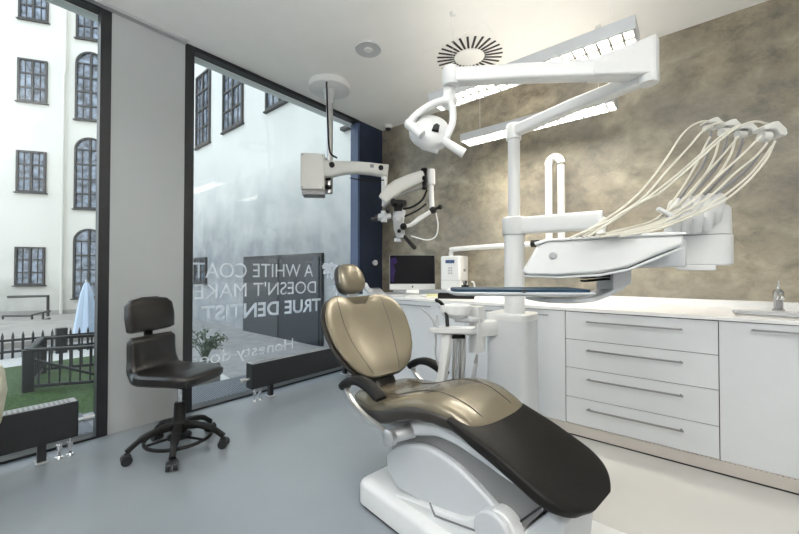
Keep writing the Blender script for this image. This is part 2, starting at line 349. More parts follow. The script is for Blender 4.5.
hd = MB(); hd.box(-6.2, -5.75, 5.38, 5.5, 4.35, 4.42); hd.build('canopy', M['winframe'], b2, smooth=False)

# railing box on the lawn
rl = thing('railing', 'black metal stairwell railing with slanting bars on the lawn', 'railing', (-7.5, .6, GZ))
a0 = Vector((-7.45, .60, 0)); a1 = Vector((-6.75, 1.75, 0)); a2 = Vector((-8.6, .85, 0)); a3 = Vector((-8.0, 2.2, 0))
zt = .02
rt = MB()
for p, q in ((a0, a1), (a0, a2), (a2, a3)):
    rt.strip([p+zv*zt, q+zv*zt], .08, .05); rt.strip([p+zv*(GZ+.10), q+zv*(GZ+.10)], .05, .05)
rt.strip([a0+zv*(zt-.12), a0.lerp(a1, .6)+zv*(GZ+.2)], .04, .04)
rt.build('top_rail', M['black'], rl)
for p in (a0, a1, a2, a3):
    q = MB(); q.box(p.x-.06, p.x+.06, p.y-.06, p.y+.06, GZ, zt+.01); q.build('post', M['black'], rl, smooth=False)
for p, q_, n_ in ((a0, a1, 11), (a2, a3, 11), (a0, a2, 8)):
    for k in range(1, n_):
        c = p.lerp(q_, k/n_); q = MB(); q.cyl(c+zv*(GZ+.1), c+zv*zt, .013, n=6); q.build('bar', M['black'], rl)
# picket fence
pf = thing('picket_fence', 'low black picket fence between lawn and house', 'fence', (-10.9, .5, GZ))
c0 = Vector((-10.9, -1.2, 0)); c1 = Vector((-10.3, 2.9, 0))
q = MB(); q.strip([c0+zv*-.22, c1+zv*-.22], .04, .05); q.strip([c0+zv*-.45, c1+zv*-.45], .04, .05); q.build('rail', M['black'], pf)
for k in range(30):
    c = c0.lerp(c1, k/29); q = MB(); q.cyl(c+zv*GZ, c+zv*-.14, .022, n=6); q.cyl(c+zv*-.14, c+zv*-.06, .022, .003, n=6); q.build('picket', M['black'], pf)
q = MB(); c = c0.lerp(c1, .62); q.box(c.x-.09, c.x+.09, c.y-.09, c.y+.09, GZ, -.05); q.build('post', M['black'], pf, smooth=False)
# ramp and handrail by the house
flat('ramp', -19, -12.2, -6, 3.6, GZ-.02, GZ+.12, M['stone'])
hr = thing('handrail', 'thin dark tubular handrail on the ramp by the house', 'handrail', tuple(P(20, 320, 12.4)))
def rz_(px, py, t=12.4): return P(px, py, t)
for pts in ([(3, 330), (3, 316), (32, 316)], [(3, 325), (32, 325)], [(32, 335), (32, 315), (50, 311)], [(32, 323), (50, 318.5)], [(43, 331), (43, 313)]):
    q = MB(); q.tube([rz_(*p) for p in pts], .035, 6); q.build('rail', M['winframe'], hr)
q = MB(); q.tube([rz_(8, 297, 13.2), rz_(48, 296, 13.2), rz_(48, 328, 13.2)], .05, 6); q.build('rail', M['winframe'], hr)
# closed parasol
pr = thing('parasol', 'closed pale blue parasol standing by the left window post', 'parasol', (P(84, 345, 9.5)[0], P(84, 345, 9.5)[1], GZ))
bx_, by_ = P(86, 340, 9.5)[:2]
MB().cyl((bx_, by_, GZ), (bx_, by_, .95), .03).build('pole', M['steel'], pr)
rs = []
for z, r_ in ((-.48, .25), (-.3, .24), (.2, .18), (.6, .12), (.85, .05), (.9, .01)):
    rs.append([Vector((bx_+(r_*(1+.12*math.cos(6*a)))*math.cos(a), by_+(r_*(1+.12*math.cos(6*a)))*math.sin(a), z)) for a in [2*math.pi*k/24 for k in range(24)]])
MB().rings(rs).build('canopy', M['parasol'], pr)
# planter with shrub
pc = P(205, 375, 5.4); pc.z = GZ
pn = thing('planter', 'small leafy shrub in a grey box planter outside the lettered window', 'plant', tuple(pc))
q = MB(); q.box(pc.x-.16, pc.x+.16, pc.y-.16, pc.y+.16, GZ, -.22); q.build('pot', mat('grey_planter', (.16, .15, .14), .7), pn, bevel=.01)
lf = MB(); st = MB()
for k in range(26):
    a = random.uniform(0, 6.28); r_ = random.uniform(.05, .36); tip = Vector((pc.x+r_*math.cos(a), pc.y+r_*math.sin(a), random.uniform(-.1, .32)))
    st.tube(spl([(pc.x, pc.y, -.22), Vector((pc.x, pc.y, .0)).lerp(tip, .4), tip], 3), .006, 4)
    for j in range(9):
        c = Vector((pc.x, pc.y, .0)).lerp(tip, random.uniform(.4, 1.05))+Vector([random.uniform(-.05, .05) for _ in range(3)])
        m3 = Matrix.Rotation(random.uniform(0, 6), 4, 'Z') @ Matrix.Rotation(random.uniform(-1, 1), 4, 'X')
        e = [m3 @ Vector(p) for p in ((0, -.035, 0), (.016, 0, .004), (0, .04, 0), (-.016, 0, .004))]
        lf.add([c+p for p in e]+[c+p+Vector((0, 0, -.003)) for p in e], [(0, 1, 2, 3), (7, 6, 5, 4), (0, 4, 5, 1), (1, 5, 6, 2), (2, 6, 7, 3), (3, 7, 4, 0)])
fo = lf.build('foliage', M['leaf'], pn, smooth=False); st.build('stem', M['leaf'], pn)

# ============================================================ LETTERING ON THE GLASS
GX = WX-.060
def text(name, body, y_start, z0, cap, width, m, label, off=0.0):
    def geo(b_):
        c = bpy.data.curves.new(name, 'FONT'); c.body = b_; c.size = 1; c.offset = off
        t = bpy.data.objects.new('tmp', c); COL.objects.link(t); bpy.context.view_layer.update()
        me = bpy.data.meshes.new_from_object(t.evaluated_get(bpy.context.evaluated_depsgraph_get())); bpy.data.objects.remove(t)
        xs = [v.co.x for v in me.vertices]; return me, min(xs), max(xs)
    _, X0, X1 = geo(body); root = thing(name, label, 'lettering', (GX, y_start, z0)); words = body.split(' ')
    import bmesh
    for i, wd in enumerate(words):
        me, a_, b_ = geo(wd); _, pa, pb = geo(' '.join(words[:i+1])); sh = pb-b_
        for v in me.vertices:
            x = (v.co.x+sh-X0)/(X1-X0)*width; v.co = (0, -x, v.co.y/.73*cap)
        me.materials.append(m); me.name = 'word'
        b = bmesh.new(); b.from_mesh(me); bmesh.ops.solidify(b, geom=b.faces[:], thickness=.001); b.to_mesh(me); b.free()
        o = bpy.data.objects.new('word', me); COL.objects.link(o); o.parent = root
    return root
text('window_lettering', 'A WHITE COAT', 2.46, 1.10, .14, 1.235, M['frost'], 'mirrored thin white lettering A WHITE COAT, top line on the window glass')
text('window_lettering', "DOESN'T MAKE", 2.50, .92, .135, 1.26, M['frost'], "mirrored thin white lettering DOESN'T MAKE, second line on the window glass")
text('window_lettering', 'TRUE DENTIST', 2.565, .72, .14, 1.27, M['frost_bold'], 'mirrored bold white lettering TRUE DENTIST, third line on the window glass', off=.022)
text('window_lettering', 'Honesty does', 2.21, .35, .115, .99, M['frost'], 'mirrored small white lettering Honesty does, lowest line on the window glass')
# white blotchy sticker
mb = MB()
bl = [(2.64, 1.22, .05, .035), (2.72, 1.235, .045, .03), (2.78, 1.215, .035, .028), (2.68, 1.17, .06, .045), (2.76, 1.15, .05, .05), (2.62, 1.15, .022, .025), (2.80, 1.09, .03, .035), (2.73, 1.10, .03, .035), (2.79, 1.03, .022, .04), (2.77, .97, .03, .03), (2.80, .91, .016, .035), (2.66, 1.10, .012, .02), (2.60, 1.20, .012, .015)]
for i, (y, z, ry, rz) in enumerate(bl):
    n_ = 18; pts = [(y+ry*(1+.28*random.uniform(-1, 1))*math.cos(a), z+rz*(1+.28*random.uniform(-1, 1))*math.sin(a)) for a in [2*math.pi*k/n_ for k in range(n_)]]
    mb.prism(pts, (GX+.0002*i, 0, 0), (0, 1, 0), (0, 0, 1), (1, 0, 0), 0, .001)
tag(mb.build('window_sticker', M['sticker'], smooth=False), 'ragged white blot sticker on the glass behind the headrest', 'sticker')

# ============================================================ CEILING FITTINGS
def pendant(name, x0, x1, y0, y1, z0, z1, label, pw=LAMP_W, up_=.06, colr=WARM):
    t = thing(name, label, 'ceiling lamp', ((x0+x1)/2, (y0+y1)/2, z0), 0, None)
    h = MB(); e = .012
    h.box(x0, x1, y0, y0+e, z0, z1); h.box(x0, x1, y1-e, y1, z0, z1); h.box(x0, x0+e, y0+e, y1-e, z0, z1); h.box(x1-e, x1, y0+e, y1-e, z0, z1); h.box(x0+e, x1-e, y0+e, y1-e, z1-.008, z1)
    h.build('housing', M['lgrey'], t, smooth=False)
    l = MB(); n_ = int((x1-x0)/.060)
    for k in range(1, n_): x = x0+(x1-x0)*k/n_; l.box(x-.006, x+.006, y0+e, y1-e, z0+.002, z0+.032)
    ym = (y0+y1)/2; l.box(x0+e, x1-e, ym-.008, ym+.008, z0+.002, z0+.032)
    l.build('louver', M['louver'], t, smooth=False)
    for yy in (y0+.055, y1-.055):
        q = MB(); q.cyl((x0+.03, yy, z0+.040), (x1-.03, yy, z0+.040), .008, n=10); q.build('lamp_tube', M['diffuser'], t)
    for xx in (x0+.16, x1-.12):
        q = MB(); q.cyl((xx, ym, z1-.004), (xx, ym, CZ), .0015, n=6); q.lathe([(.02, 0), (.02, .015)], (xx, ym, CZ-.015)); q.build('cable', M['white'], t)
    a = area('lamp_light', ((x0+x1)/2, ym, z0+.034), (0, 0, 0), x1-x0-.06, y1-y0-.04, pw, colr)
    a.parent = t; a.location = (0, 0, .034)
    up = area('lamp_light', (0, 0, 0), (math.pi, 0, 0), x1-x0-.1, y1-y0-.06, pw*up_, colr); up.parent = t; up.location = (0, 0, z1-z0+.004)
    return t
pendant('pendant_lamp', -1.51, -.23, 2.15, 2.33, 2.385, 2.455, 'long grey louvred pendant lamp nearer the camera, behind the operating light arm', 16, .15)
pendant('pendant_lamp', -1.72, -.45, 2.98, 3.16, 2.385, 2.455, 'long grey louvred pendant lamp nearest the brown plaster wall', 62, .06)
pendant('pendant_lamp', -1.3, -.02, -.55, -.37, 2.385, 2.455, 'added unseen louvred pendant lamp for fill light over the front of the room', 2.2, 42, WHITE)  # unseen lamp added for fill; its uplight bounces off the ceiling
pendant('pendant_lamp', .6, 1.88, -.55, -.37, 2.385, 2.455, 'added unseen louvred pendant lamp for fill light at the right of the room', 2.2, 42, WHITE)  # second added fill lamp, out of view
# swirl diffuser
sx_, sy_ = -1.517, 2.79
sw = thing('ceiling_vent', 'white square swirl air diffuser with radial black slots beside the lamp', 'air vent', (sx_, sy_, CZ))
q = MB(); q.box(sx_-.30, sx_+.30, sy_-.30, sy_+.30, CZ-.003, CZ); q.build('plate', M['ceiling'], sw, smooth=False)
for k in range(28):
    a = 2*math.pi*k/28; c = Vector((math.cos(a), math.sin(a), 0)); p = Vector((-c.y, c.x, 0)); o_ = Vector((sx_, sy_, CZ-.003))
    q = MB(); q.prism([(.13, -.009), (.28, -.009), (.28, .009), (.13, .009)], o_, c, p, (0, 0, -1), 0, .004); q.build('slot', M['black'], sw, smooth=False)
q = MB(); q.lathe([(.0, -.012), (.10, -.012), (.12, -.006), (.12, 0)], (sx_, sy_, CZ-.004)); q.build('hub', M['ceiling'], sw)
# speaker
sp = thing('ceiling_speaker', 'round white speaker flush in the ceiling', 'speaker', (-2.12, 2.15, CZ))
MB().lathe([(0, -.006), (.085, -.006), (.108, -.010), (.112, 0)], (-2.12, 2.15, CZ), n=32).build('rim', M['lgrey'], sp)
MB().lathe([(0, -.014), (.03, -.014), (.036, -.007)], (-2.12, 2.15, CZ-.001), n=24).build('centre_cap', M['white'], sp)
# dome camera
dc = thing('dome_camera', 'small white dome camera at the ceiling corner above the dark door panel', 'camera', (-3.03, 3.44, CZ))
MB().lathe([(0.0, 0), (.05, 0), (.055, -.03), (.04, -.045)], (-3.03, 3.44, CZ)).build('housing', M['white'], dc)
MB().lathe([(.04, -.042), (.034, -.062), (.02, -.074), (0, -.078)], (-3.03, 3.44, CZ)).build('lens', M['black'], dc)

# ============================================================ CABINETS
FYC = 2.75
def bar_handle(par, x0, x1, z, y=FYC):
    h = MB(); h.box(x0, x1, y-.034, y-.026, z-.005, z+.005)
    for x in (x0+.012, x1-.012): h.box(x-.005, x+.005, y-.028, y-.001, z-.004, z+.004)
    h.build('handle', M['handle'], par, smooth=False)
def cabinet(x0, x1, kind, label, hx=None):
    t = thing('base_cabinet', label, 'cabinet', ((x0+x1)/2, BY-.3, .08))
    b = MB(); b.box(x0+.002, x1-.002, FYC+.02, BY-.005, .08, .872); b.build('body', M['shadowgap'] if False else M['lac'], t, smooth=False)
    g = MB(); g.box(x0+.001, x1-.001, FYC+.012, FYC+.02, .082, .872); g.build('shadow_gap', M['shadowgap'], t, smooth=False)
    if kind == 'door':
        d = MB(); d.box(x0+.002, x1-.002, FYC, FYC+.016, .082, .870); dd = d.build('door', M['lac'], t, smooth=False, bevel=.0015)
        if hx: bar_handle(dd, hx[0], hx[1], .835)
    else:
        zs = [.082, .269, .475, .674, .870]
        for k in range(4):
            d = MB(); d.box(x0+.002, x1-.002, FYC, FYC+.016, zs[k]+.002, zs[k+1]-.002); dd = d.build('drawer', M['lac'], t, smooth=False, bevel=.0015)
            bar_handle(dd, x0+.14, x1-.16, zs[k+1]-.062)
cabinet(-3.0, -2.37, 'door', 'narrow white lacquer base cabinet, leftmost under the desk computer', None)
cabinet(-2.37, -1.555, 'door', 'white lacquer base cabinet with one long handle behind the chair backrest', (-2.28, -1.89))
cabinet(-1.555, -.732, 'door', 'white lacquer base cabinet with one door behind the grey-white unit column', (-1.383, -.844))
cabinet(-.732, .09, 'drawers', 'white lacquer base cabinet with four drawers')
cabinet(.09, .91, 'door', 'white lacquer base cabinet with one door under the sink', (.223, .74))
cabinet(.91, 1.73, 'door', 'white lacquer base cabinet farthest right past the sink', (1.05, 1.55))
# plinth, ribbed
pz = MB(); x = -3.0
pz.box(-3.0, 1.73, FYC-.006, FYC+.02, .012, .0775)
while x < 1.72: pz.box(x, x+.012, FYC-.007, FYC+.006, .0776, .0835); x += .0205
po = pz.build('trim_1', M['beige']); struct(po)
g = MB(); g.box(-3.0, 1.73, FYC-.004, FYC+.012, 0.0, .011); struct(g.build('trim_3', M['shadowgap'], smooth=False))
# worktop with sink cut-out
sx0, sx1, sy0, sy1 = .17, .66, 2.86, 3.25
wt = MB(); x0, x1, y0, y1 = -3.0, 1.75, FYC-.01, BY
wt.box(x0, sx0, y0, y1, .875, .897); wt.box(sx1, x1, y0, y1, .875, .897); wt.box(sx0, sx1, y0, sy0, .875, .897); wt.box(sx0, sx1, sy1, y1, .875, .897)
tag(wt.build('worktop', M['top'], smooth=False), 'long continuous white worktop along the plaster wall', 'worktop')
us = MB(); us.box(x0, x1, BY-.03, BY-.002, .897, .948); struct(us.build('trim_4', M['top'], smooth=False))
sk = thing('sink', 'inset steel sink at the right of the white worktop', 'sink', ((sx0+sx1)/2, (sy0+sy1)/2, .75))
q = MB(); e = .006
q.box(sx0, sx0+e, sy0, sy1, .895-.014, .9); q.box(sx1-e, sx1, sy0, sy1, .895-.014, .9); q.box(sx0+e, sx1-e, sy0, sy0+e, .881, .9); q.box(sx0+e, sx1-e, sy1-e, sy1, .881, .9)
q.build('rim', M['steel'], sk, smooth=False)
q = MB(); q.box(sx0+e, sx1-e, sy0+e, sy1-e, .8745, .881); q.build('basin', M['steel'], sk, smooth=False)
q = MB(); q.lathe([(0, 0), (.04, 0), (.04, .004), (.02, .003)], ((sx0+sx1)/2, (sy0+sy1)/2, .881)); q.build('drain', M['handle'], sk)
fc = Vector((.405, 3.38, .897))
M['chrome2'] = mat('dark_chrome', (.42, .42, .43), .12, 1, var=.01)
fa = thing('faucet', 'chrome single-lever faucet behind the sink', 'faucet', tuple(fc))
MB().lathe([(.030, 0), (.030, .012), (.023, .016), (.024, .09), (.027, .10), (.027, .125), (.016, .14), (0, .142)], fc).build('body', M['chrome2'], fa)
MB().tube(spl([fc+Vector((0, -.01, .07)), fc+Vector((0, -.08, .105)), fc+Vector((0, -.125, .10)), fc+Vector((0, -.135, .085))], 5), .013, 10).build('spout', M['chrome'], fa)
q = MB(); q.tube(spl([fc+Vector((0, 0, .135)), fc+Vector((0, .0, .16)), fc+Vector((0, -.015, .20))], 4), .010, 8, r2=.006); q.build('lever', M['chrome'], fa)

# ============================================================ WORKTOP ITEMS
WT = .897
# computer
cc = P(412.5, 290.5, 4.1); cc.z = WT
ang = YAW+R(2); cm = Matrix.Translation(cc) @ Matrix.Rotation(ang, 4, 'Z')
ic = thing('computer', 'slim silver all-in-one computer with black screen on the worktop', 'computer', tuple(cc), ang)
tl = cm @ Matrix.Rotation(R(-5), 4, 'X')
def cmb(): return MB(tl)
q = cmb(); q.box(-.262, .262, -.004, .022, .05, .45); q.build('case', M['silver'], ic, bevel=.004)
q = cmb(); q.box(-.258, .258, -.008, -.004, .118, .446); so = q.build('screen', M['screen'], ic, smooth=False)
q = cmb(); q.prism([(-.25, .15), (-.215, .14), (-.205, .22), (-.19, .27), (-.215, .33), (-.17, .37), (-.19, .42), (-.25, .41)], (0, -.0082, 0), (1, 0, 0), (0, 0, 1), (0, -1, 0), 0, .0008); q.build('screen_image', M['purple'], so, smooth=False)
q = cmb(); q.lathe([(0, 0), (.010, 0), (.010, .001), (0, .001)], (0, -.0045, .085), (0, -1, 0), 16); q.lathe([(0, 0), (.004, 0), (0, .001)], (.004, -.0045, .098), (0, -1, 0), 10); q.build('logo', M['black'], ic)
q = MB(cm); q.prism([(-.08, 0), (-.02, .006), (.02, .12), (.035, .16), (.025, .16), (0, .10), (-.03, .012), (-.08, .006)][::-1], (0, .02, 0), (0, 1, 0), (0, 0, 1), (1, 0, 0), -.07, .07)
q.box(-.09, .09, -.10, .06, 0, .008); q.build('stand', M['silver'], ic, bevel=.002)
# keyboard
kc = P(392, 297, 3.72); kc.z = WT
kb = thing('keyboard', 'thin white keyboard in front of the computer', 'keyboard', tuple(kc), ang)
km = Matrix.Translation(kc) @ Matrix.Rotation(ang, 4, 'Z')
q = MB(km); q.prism([(-.06, 0), (.06, 0), (.06, .014), (-.06, .005)], (0, 0, 0), (0, 1, 0), (0, 0, 1), (1, 0, 0), -.14, .14); q.build('body', M['silver'], kb, smooth=False)
q = MB(km)
for r_ in range(5):
    for k in range(14): x = -.133+k*.0192; y = -.052+r_*.0215; q.box(x, x+.016, y, y+.018, .008+.0016*r_, .011+.0018*r_)
q.build('keys', M['white'], kb, smooth=False)
# mouse
mc = P(424, 297.5, 3.68); mc.z = WT
tag(MB().ball(mc+zv*.012, .032, .055, .016, Matrix.Rotation(ang, 4, 'Z')).build('computer_mouse', M['white']), 'white computer mouse beside the keyboard', 'mouse')
# phone
pc2 = P(374, 290, 3.95); pc2.z = WT
ph = thing('telephone', 'grey-white desk telephone at the left end of the worktop', 'telephone', tuple(pc2), ang)
pm = Matrix.Translation(pc2) @ Matrix.Rotation(ang+R(20), 4, 'Z')
q = MB(pm); q.prism([(-.10, 0), (.10, 0), (.10, .075), (-.10, .02)], (0, 0, 0), (0, 1, 0), (0, 0, 1), (1, 0, 0), -.10, .10); q.build('base', M['lgrey'], ph, bevel=.006)
q = MB(pm); q.strip(spl([(-.07, -.10, .055), (-.07, -.05, .062), (-.07, .03, .085), (-.07, .10, .115)], 4), .045, [.04, .03, .025, .022, .022, .022, .022, .022, .022, .025, .03, .035, .04], n=12); q.build('handset', M['white'], ph)
q = MB(pm)
for i in range(4):
    for j in range(3): x = .0+j*.03; y = -.07+i*.028; z = .02+(y+.1)*.275; q.box(x, x+.02, y, y+.016, z, z+.006)
q.build('keys', M['grey'], ph, smooth=False)
q = MB(pm); q.box(-.02, .085, .045, .09, .062, .074); q.build('display', M['mgrey'], ph, smooth=False)
# notepad
nc = P(431, 294.5, 3.75); nc.z = WT
nm = Matrix.Translation(nc) @ Matrix.Rotation(ang, 4, 'Z')
npd = MB(nm).box(-.075, .075, -.05, .05, 0, .022).build('notepad', M['yellow'], smooth=False); tag(npd, 'pale yellow pad of paper between computer and black tray', 'notepad')
# black letter tray & cup
bc = P(456, 296.5, 3.45); bc.z = WT
bm_ = Matrix.Translation(bc) @ Matrix.Rotation(YAW-R(10), 4, 'Z')
bt = thing('desk_tray', 'low black open tray on the worktop below the white control box', 'tray', tuple(bc), YAW-R(10))
q = MB(bm_); q.box(-.17, .17, -.06, .06, 0, .01); q.box(-.17, .17, -.06, -.05, .01, .05); q.box(-.17, .17, .05, .06, .01, .05); q.box(-.17, -.16, -.05, .05, .01, .05); q.box(.16, .17, -.05, .05, .01, .05)
q.build('body', M['rubber'], bt, smooth=False)
q = MB(bm_); q.box(-.14, .12, -.045, .045, .011, .042); q.build('folders', M['black'], bt, smooth=False)
cpp = P(465, 287, 3.66)
cu = thing('black_cup', 'small black cup of black pens in front of the white control box', 'cup', (cpp.x, cpp.y, WT))
MB().lathe([(.0, 0), (.024, 0), (.028, .09), (.036, .10), (.038, .12), (.034, .12), (.026, .10), (0, .09)], (cpp.x, cpp.y, WT), n=20).build('body', M['rubber'], cu)
for k in range(4):
    q = MB(); a = k*1.7; q.cyl((cpp.x, cpp.y, WT+.08), (cpp.x+.022*math.cos(a), cpp.y+.022*math.sin(a), WT+.165), .005, n=6); q.build('pen', M['black'], cu)
tb = P(475, 287, 3.55)
tp = MB(); tp.tube(spl([(tb.x, tb.y, WT), (tb.x, tb.y, WT+.05), tb+rv*-.01+zv*.035, tb+rv*-.035+zv*.055], 5), .009, 8)
tag(tp.build('suction_nozzle', M['white']), 'short bent white tube standing on the worktop beside the black cup', 'tube')

# ============================================================ X-RAY ARM ON THE WALL
xb = thing('xray_unit', 'white wall-mounted control box with tubular arm and upright folded tube', 'medical device', (-1.62, BY, 1.15))
# box on wall
xl = P(443, 270, 1); 
bx0, bx1 = -2.175, -1.935
q = MB(); q.box(bx0, bx1, BY-.20, BY-.002, .955, 1.325); bo = q.build('control_box', M['white'], xb, bevel=.02, seg=3)
q = MB(); q.box(bx0+.07, bx1-.06, BY-.2025, BY-.199, 1.245, 1.28); q.build('display', M['display'], bo, smooth=False)
q = MB()
for i in range(3):
    for j in range(2): q.box(bx0+.105+j*.03, bx0+.125+j*.03, BY-.203, BY-.199, 1.13+i*.028, 1.145+i*.028)
q.build('buttons', M['grey'], bo, smooth=False)
q = MB(); q.box(bx0-.002, bx1+.002, BY-.2015, BY-.003, 1.06, 1.064); q.build('seam', M['grey'], bo, smooth=False)
q = MB(); q.lathe([(0, 0), (.016, 0), (.016, .012), (0, .014)], (bx1, BY-.1, 1.17), (1, 0, 0), 14); q.build('port', M['mgrey'], bo)
yA = BY-.12
ap = [(bx0+.09, yA, 1.30), (bx0+.09, yA, 1.355), (bx0+.105, yA, 1.385), (bx0+.15, yA, 1.40), (-1.35, yA, 1.412), (-.72, yA-.04, 1.405)]
q = MB(); q.tube(spl(ap, 5), .026, 12); q.build('horizontal_arm', M['white'], xb)
q = MB(); q.cyl((-1.20, yA-.01, 1.417), (-1.13, yA-.014, 1.416), .034); q.build('joint', M['rubber'], xb)
# U tube
ucx, uy, zr = -.565, yA-.06, .038
def ux(px, py, Y): 
    d_ = fv + rv*((px-399.5)/FPX) + uv*((267-py)/FPX); return Vector((0, 0, CH))+d_*(Y/d_.y)
L1 = ux(549, 240, uy); L2 = ux(561.5, 240, uy); T1 = ux(549, 165, uy); T2 = ux(561.5, 165, uy)
q = MB(); q.cyl((L1.x, uy, 1.36), (L1.x, uy, T1.z), .030); q.build('lower_arm', M['white'], xb)
q = MB(); q.cyl((L2.x, uy, 1.36), (L2.x, uy, T2.z), .030); q.build('upper_arm', M['white'], xb)
q = MB(); mx_ = (L1.x+L2.x)/2; rr = (L2.x-L1.x)/2
q.tube([(mx_-rr*math.cos(a), uy, T1.z-.0+rr*math.sin(a)*1.15) for a in [math.pi*k/10 for k in range(11)]], .034, 12); q.build('elbow', M['white'], xb)
q = MB(); q.box(L1.x-.05, L2.x+.05, uy-.02, uy+.13, 1.31, 1.37); q.build('bracket', M['white'], xb, bevel=.015)

# ============================================================ MICROSCOPE (ceiling hung)
tM = 3.55
mp_ = Vector((-2.82, 2.31, CZ))
ms = thing('surgical_microscope', 'white ceiling-hung dental microscope with jointed arm by the window', 'microscope', tuple(mp_))
MB().lathe([(.0, 0), (.20, 0), (.205, -.02), (.20, -.06), (.19, -.065), (0, -.065)], mp_, n=36).build('ceiling_plate', M['white'], ms)
MB().lathe([(.06, 0), (.06, -.02), (.042, -.12), (.036, -.13)], mp_+zv*-.065).build('collar', M['lgrey'], ms)
MB().cyl(mp_+zv*-.1, Vector((mp_.x, mp_.y, 1.93)), .034, n=20).build('pole', M['steel'], ms)
q = MB(); q.tube(spl([P(338, 75, 3.5), P(332, 73, 3.46), P(327, 80, 3.43), P(327, 95, 3.48), P(328, 130, 3.5), P(330, 152, 3.5), P(337, 158, 3.5)], 5), .009, 8); q.build('cable', M['rubber'], ms)
bM = P(313.5, 176, 3.53); mr = Matrix.Rotation(YAW+R(8), 4, 'Z')
q = MB(Matrix.Translation(bM) @ mr); q.box(-.115, .115, -.10, .10, -.155, .195); q.build('power_box', M['white2'], ms, bevel=.012)
q = MB(Matrix.Translation(bM) @ mr); q.box(-.10, .11, -.085, .085, -.20, -.157)
q.build('vent_block', M['mgrey'], ms, bevel=.004)
q = MB()
for sx in (-.095, .095):
    for sz in (-.135, .175): q.lathe([(0, 0), (.006, 0), (.006, .004), (0, .004)], (Matrix.Translation(bM) @ mr) @ Vector((sx, -.10, sz)), (mr @ Vector((0, -1, 0))), 8)
q.build('screw', M['black'], ms)
q = MB(); q.cyl(P(325, 178, 3.53), P(331, 178, 3.53), .02); q.cyl(P(325, 187, 3.53), P(331, 187, 3.53), .02); q.build('bracket', M['rubber'], ms)
q = MB(); 
pts = [(322, 169.5), (332, 169.3), (345, 168), (358, 168), (370, 169), (380, 170.5), (388, 171.5)]
hh = [.17, .155, .12, .11, .11, .115, .12]
q.strip([P(x, y, 3.5) for x, y in pts], .10, hh, n=16, ex=.35); a1_ = q.build('support_arm', M['white2'], ms)
for px, py, rr in ((332, 165, .026), (381, 168, .024)):
    q = MB(); c = P(px, py, 3.44); q.lathe([(0, .028), (rr*.8, .026), (rr, .02), (rr, 0)], c, -f0, 16); q.build('knob', M['rubber'], a1_)
q = MB(); c = P(372, 166, 3.448); q.prism([(-.018, -.016), (.018, -.016), (.018, .016), (-.018, .016)], c, rv, zv, -f0, 0, .004); q.build('badge', M['mgrey'], a1_, smooth=False)
# second joint column
q = MB(); q.cyl(P(384.5, 175, 3.5), P(384.5, 196, 3.5), .030); q.cyl(P(384.5, 196, 3.5), P(384, 206, 3.5), .022); q.build('swivel', M['white'], ms)
q = MB(); q.tube(spl([P(350, 178, 3.47), P(368, 181, 3.45), P(384, 180, 3.46)], 4), .006, 6); q.build('cable', M['rubber'], ms)
pts = [(383, 200), (389, 193), (398, 186.5), (410, 181), (424, 176)]
q = MB(); q.strip([P(x, y, 3.42) for x, y in pts], .09, [.10, .13, .13, .12, .11], n=16, ex=.4); q.build('spring_arm', M['white2'], ms)
q = MB(); q.tube(spl([P(384, 207, 3.37), P(392, 200, 3.36), (P(405, 193, 3.36)), P(424, 187, 3.37)], 5), .008, 8); q.build('gasket', M['mgrey'], ms)
q = MB(); q.cyl(P(431, 184.5, 3.42), P(431, 171, 3.42), .040); q.cyl(P(431, 171, 3.42), P(431, 169.5, 3.42), .036); q.build('joint_housing', M['white'], ms)
q = MB(); q.cyl(P(424.5, 187, 3.4), P(424.5, 170, 3.4), .022); q.ball(P(424, 169.5, 3.38), .032, .032, .016); q.ball(P(424.5, 178, 3.36), .024); q.ball(P(424.5, 188, 3.38), .03, .03, .018); q.build('clamp', M['rubber'], ms)
q = MB(); q.cyl(P(431, 184, 3.42), P(432, 208, 3.42), .024); q.build('drop_rod', M['white'], ms)
q = MB(); q.ball(P(433, 210, 3.41), .034); q.cyl(P(435, 209, 3.40), P(441, 206.5, 3.40), .014); q.ball(P(440, 207, 3.4), .024); q.build('tilt_knob', M['rubber'], ms)
q = MB(); q.strip([P(430, 212, 3.41), P(419, 219, 3.40), P(411, 225, 3.39), P(402, 227, 3.38)], .05, [.035, .050, .035, .025], n=12); q.build('link_arm', M['white'], ms)
q = MB(); q.tube(spl([P(436, 213, 3.4), P(438, 225, 3.38), P(436, 236, 3.37), P(428, 240, 3.36), (P(418, 238, 3.36)), P(411, 236, 3.37)], 6), .006, 6); q.build('cable', M['white'], ms)
q = MB(); q.tube(spl([P(427, 190, 3.38), P(422, 200, 3.36), P(412, 207, 3.35), P(403, 209, 3.35)], 5), .010, 8); q.tube(spl([P(426, 204, 3.38), P(418, 210, 3.36), P(408, 215, 3.35), P(403, 217, 3.35)], 5), .009, 8); q.build('cable', M['rubber'], ms)
# optics head
q = MB(); q.cyl(P(396, 213, 3.38), P(401, 213, 3.34), .045); q.cyl(P(398, 221, 3.36), P(400, 210, 3.36), .055, n=14); q.build('head_body', M['lgrey'], ms)
q = MB(); q.strip([P(398, 218, 3.36), P(399, 228, 3.36), P(401, 238, 3.36)], .10, [.10, .10, .08], up=tuple(rv)); q.build('objective_housing', M['grey'], ms, bevel=0)
q = MB(); q.lathe([(0, 0), (.035, 0), (.037, .03), (0, .03)], P(398, 241.5, 3.36), zv); q.build('objective_lens', M['lgrey'], ms)
q = MB(); q.cbox(P(398, 209, 3.34), .075, .09, .05, Matrix.Rotation(YAW, 3, 'Z')); q.cbox(P(397, 203, 3.33), .11, .07, .05, Matrix.Rotation(YAW, 3, 'Z')); q.cyl(P(394, 204, 3.33), P(393, 201, 3.2), .028, .024); q.cyl(P(403.5, 204.5, 3.33), P(404, 202.5, 3.2), .028, .024)
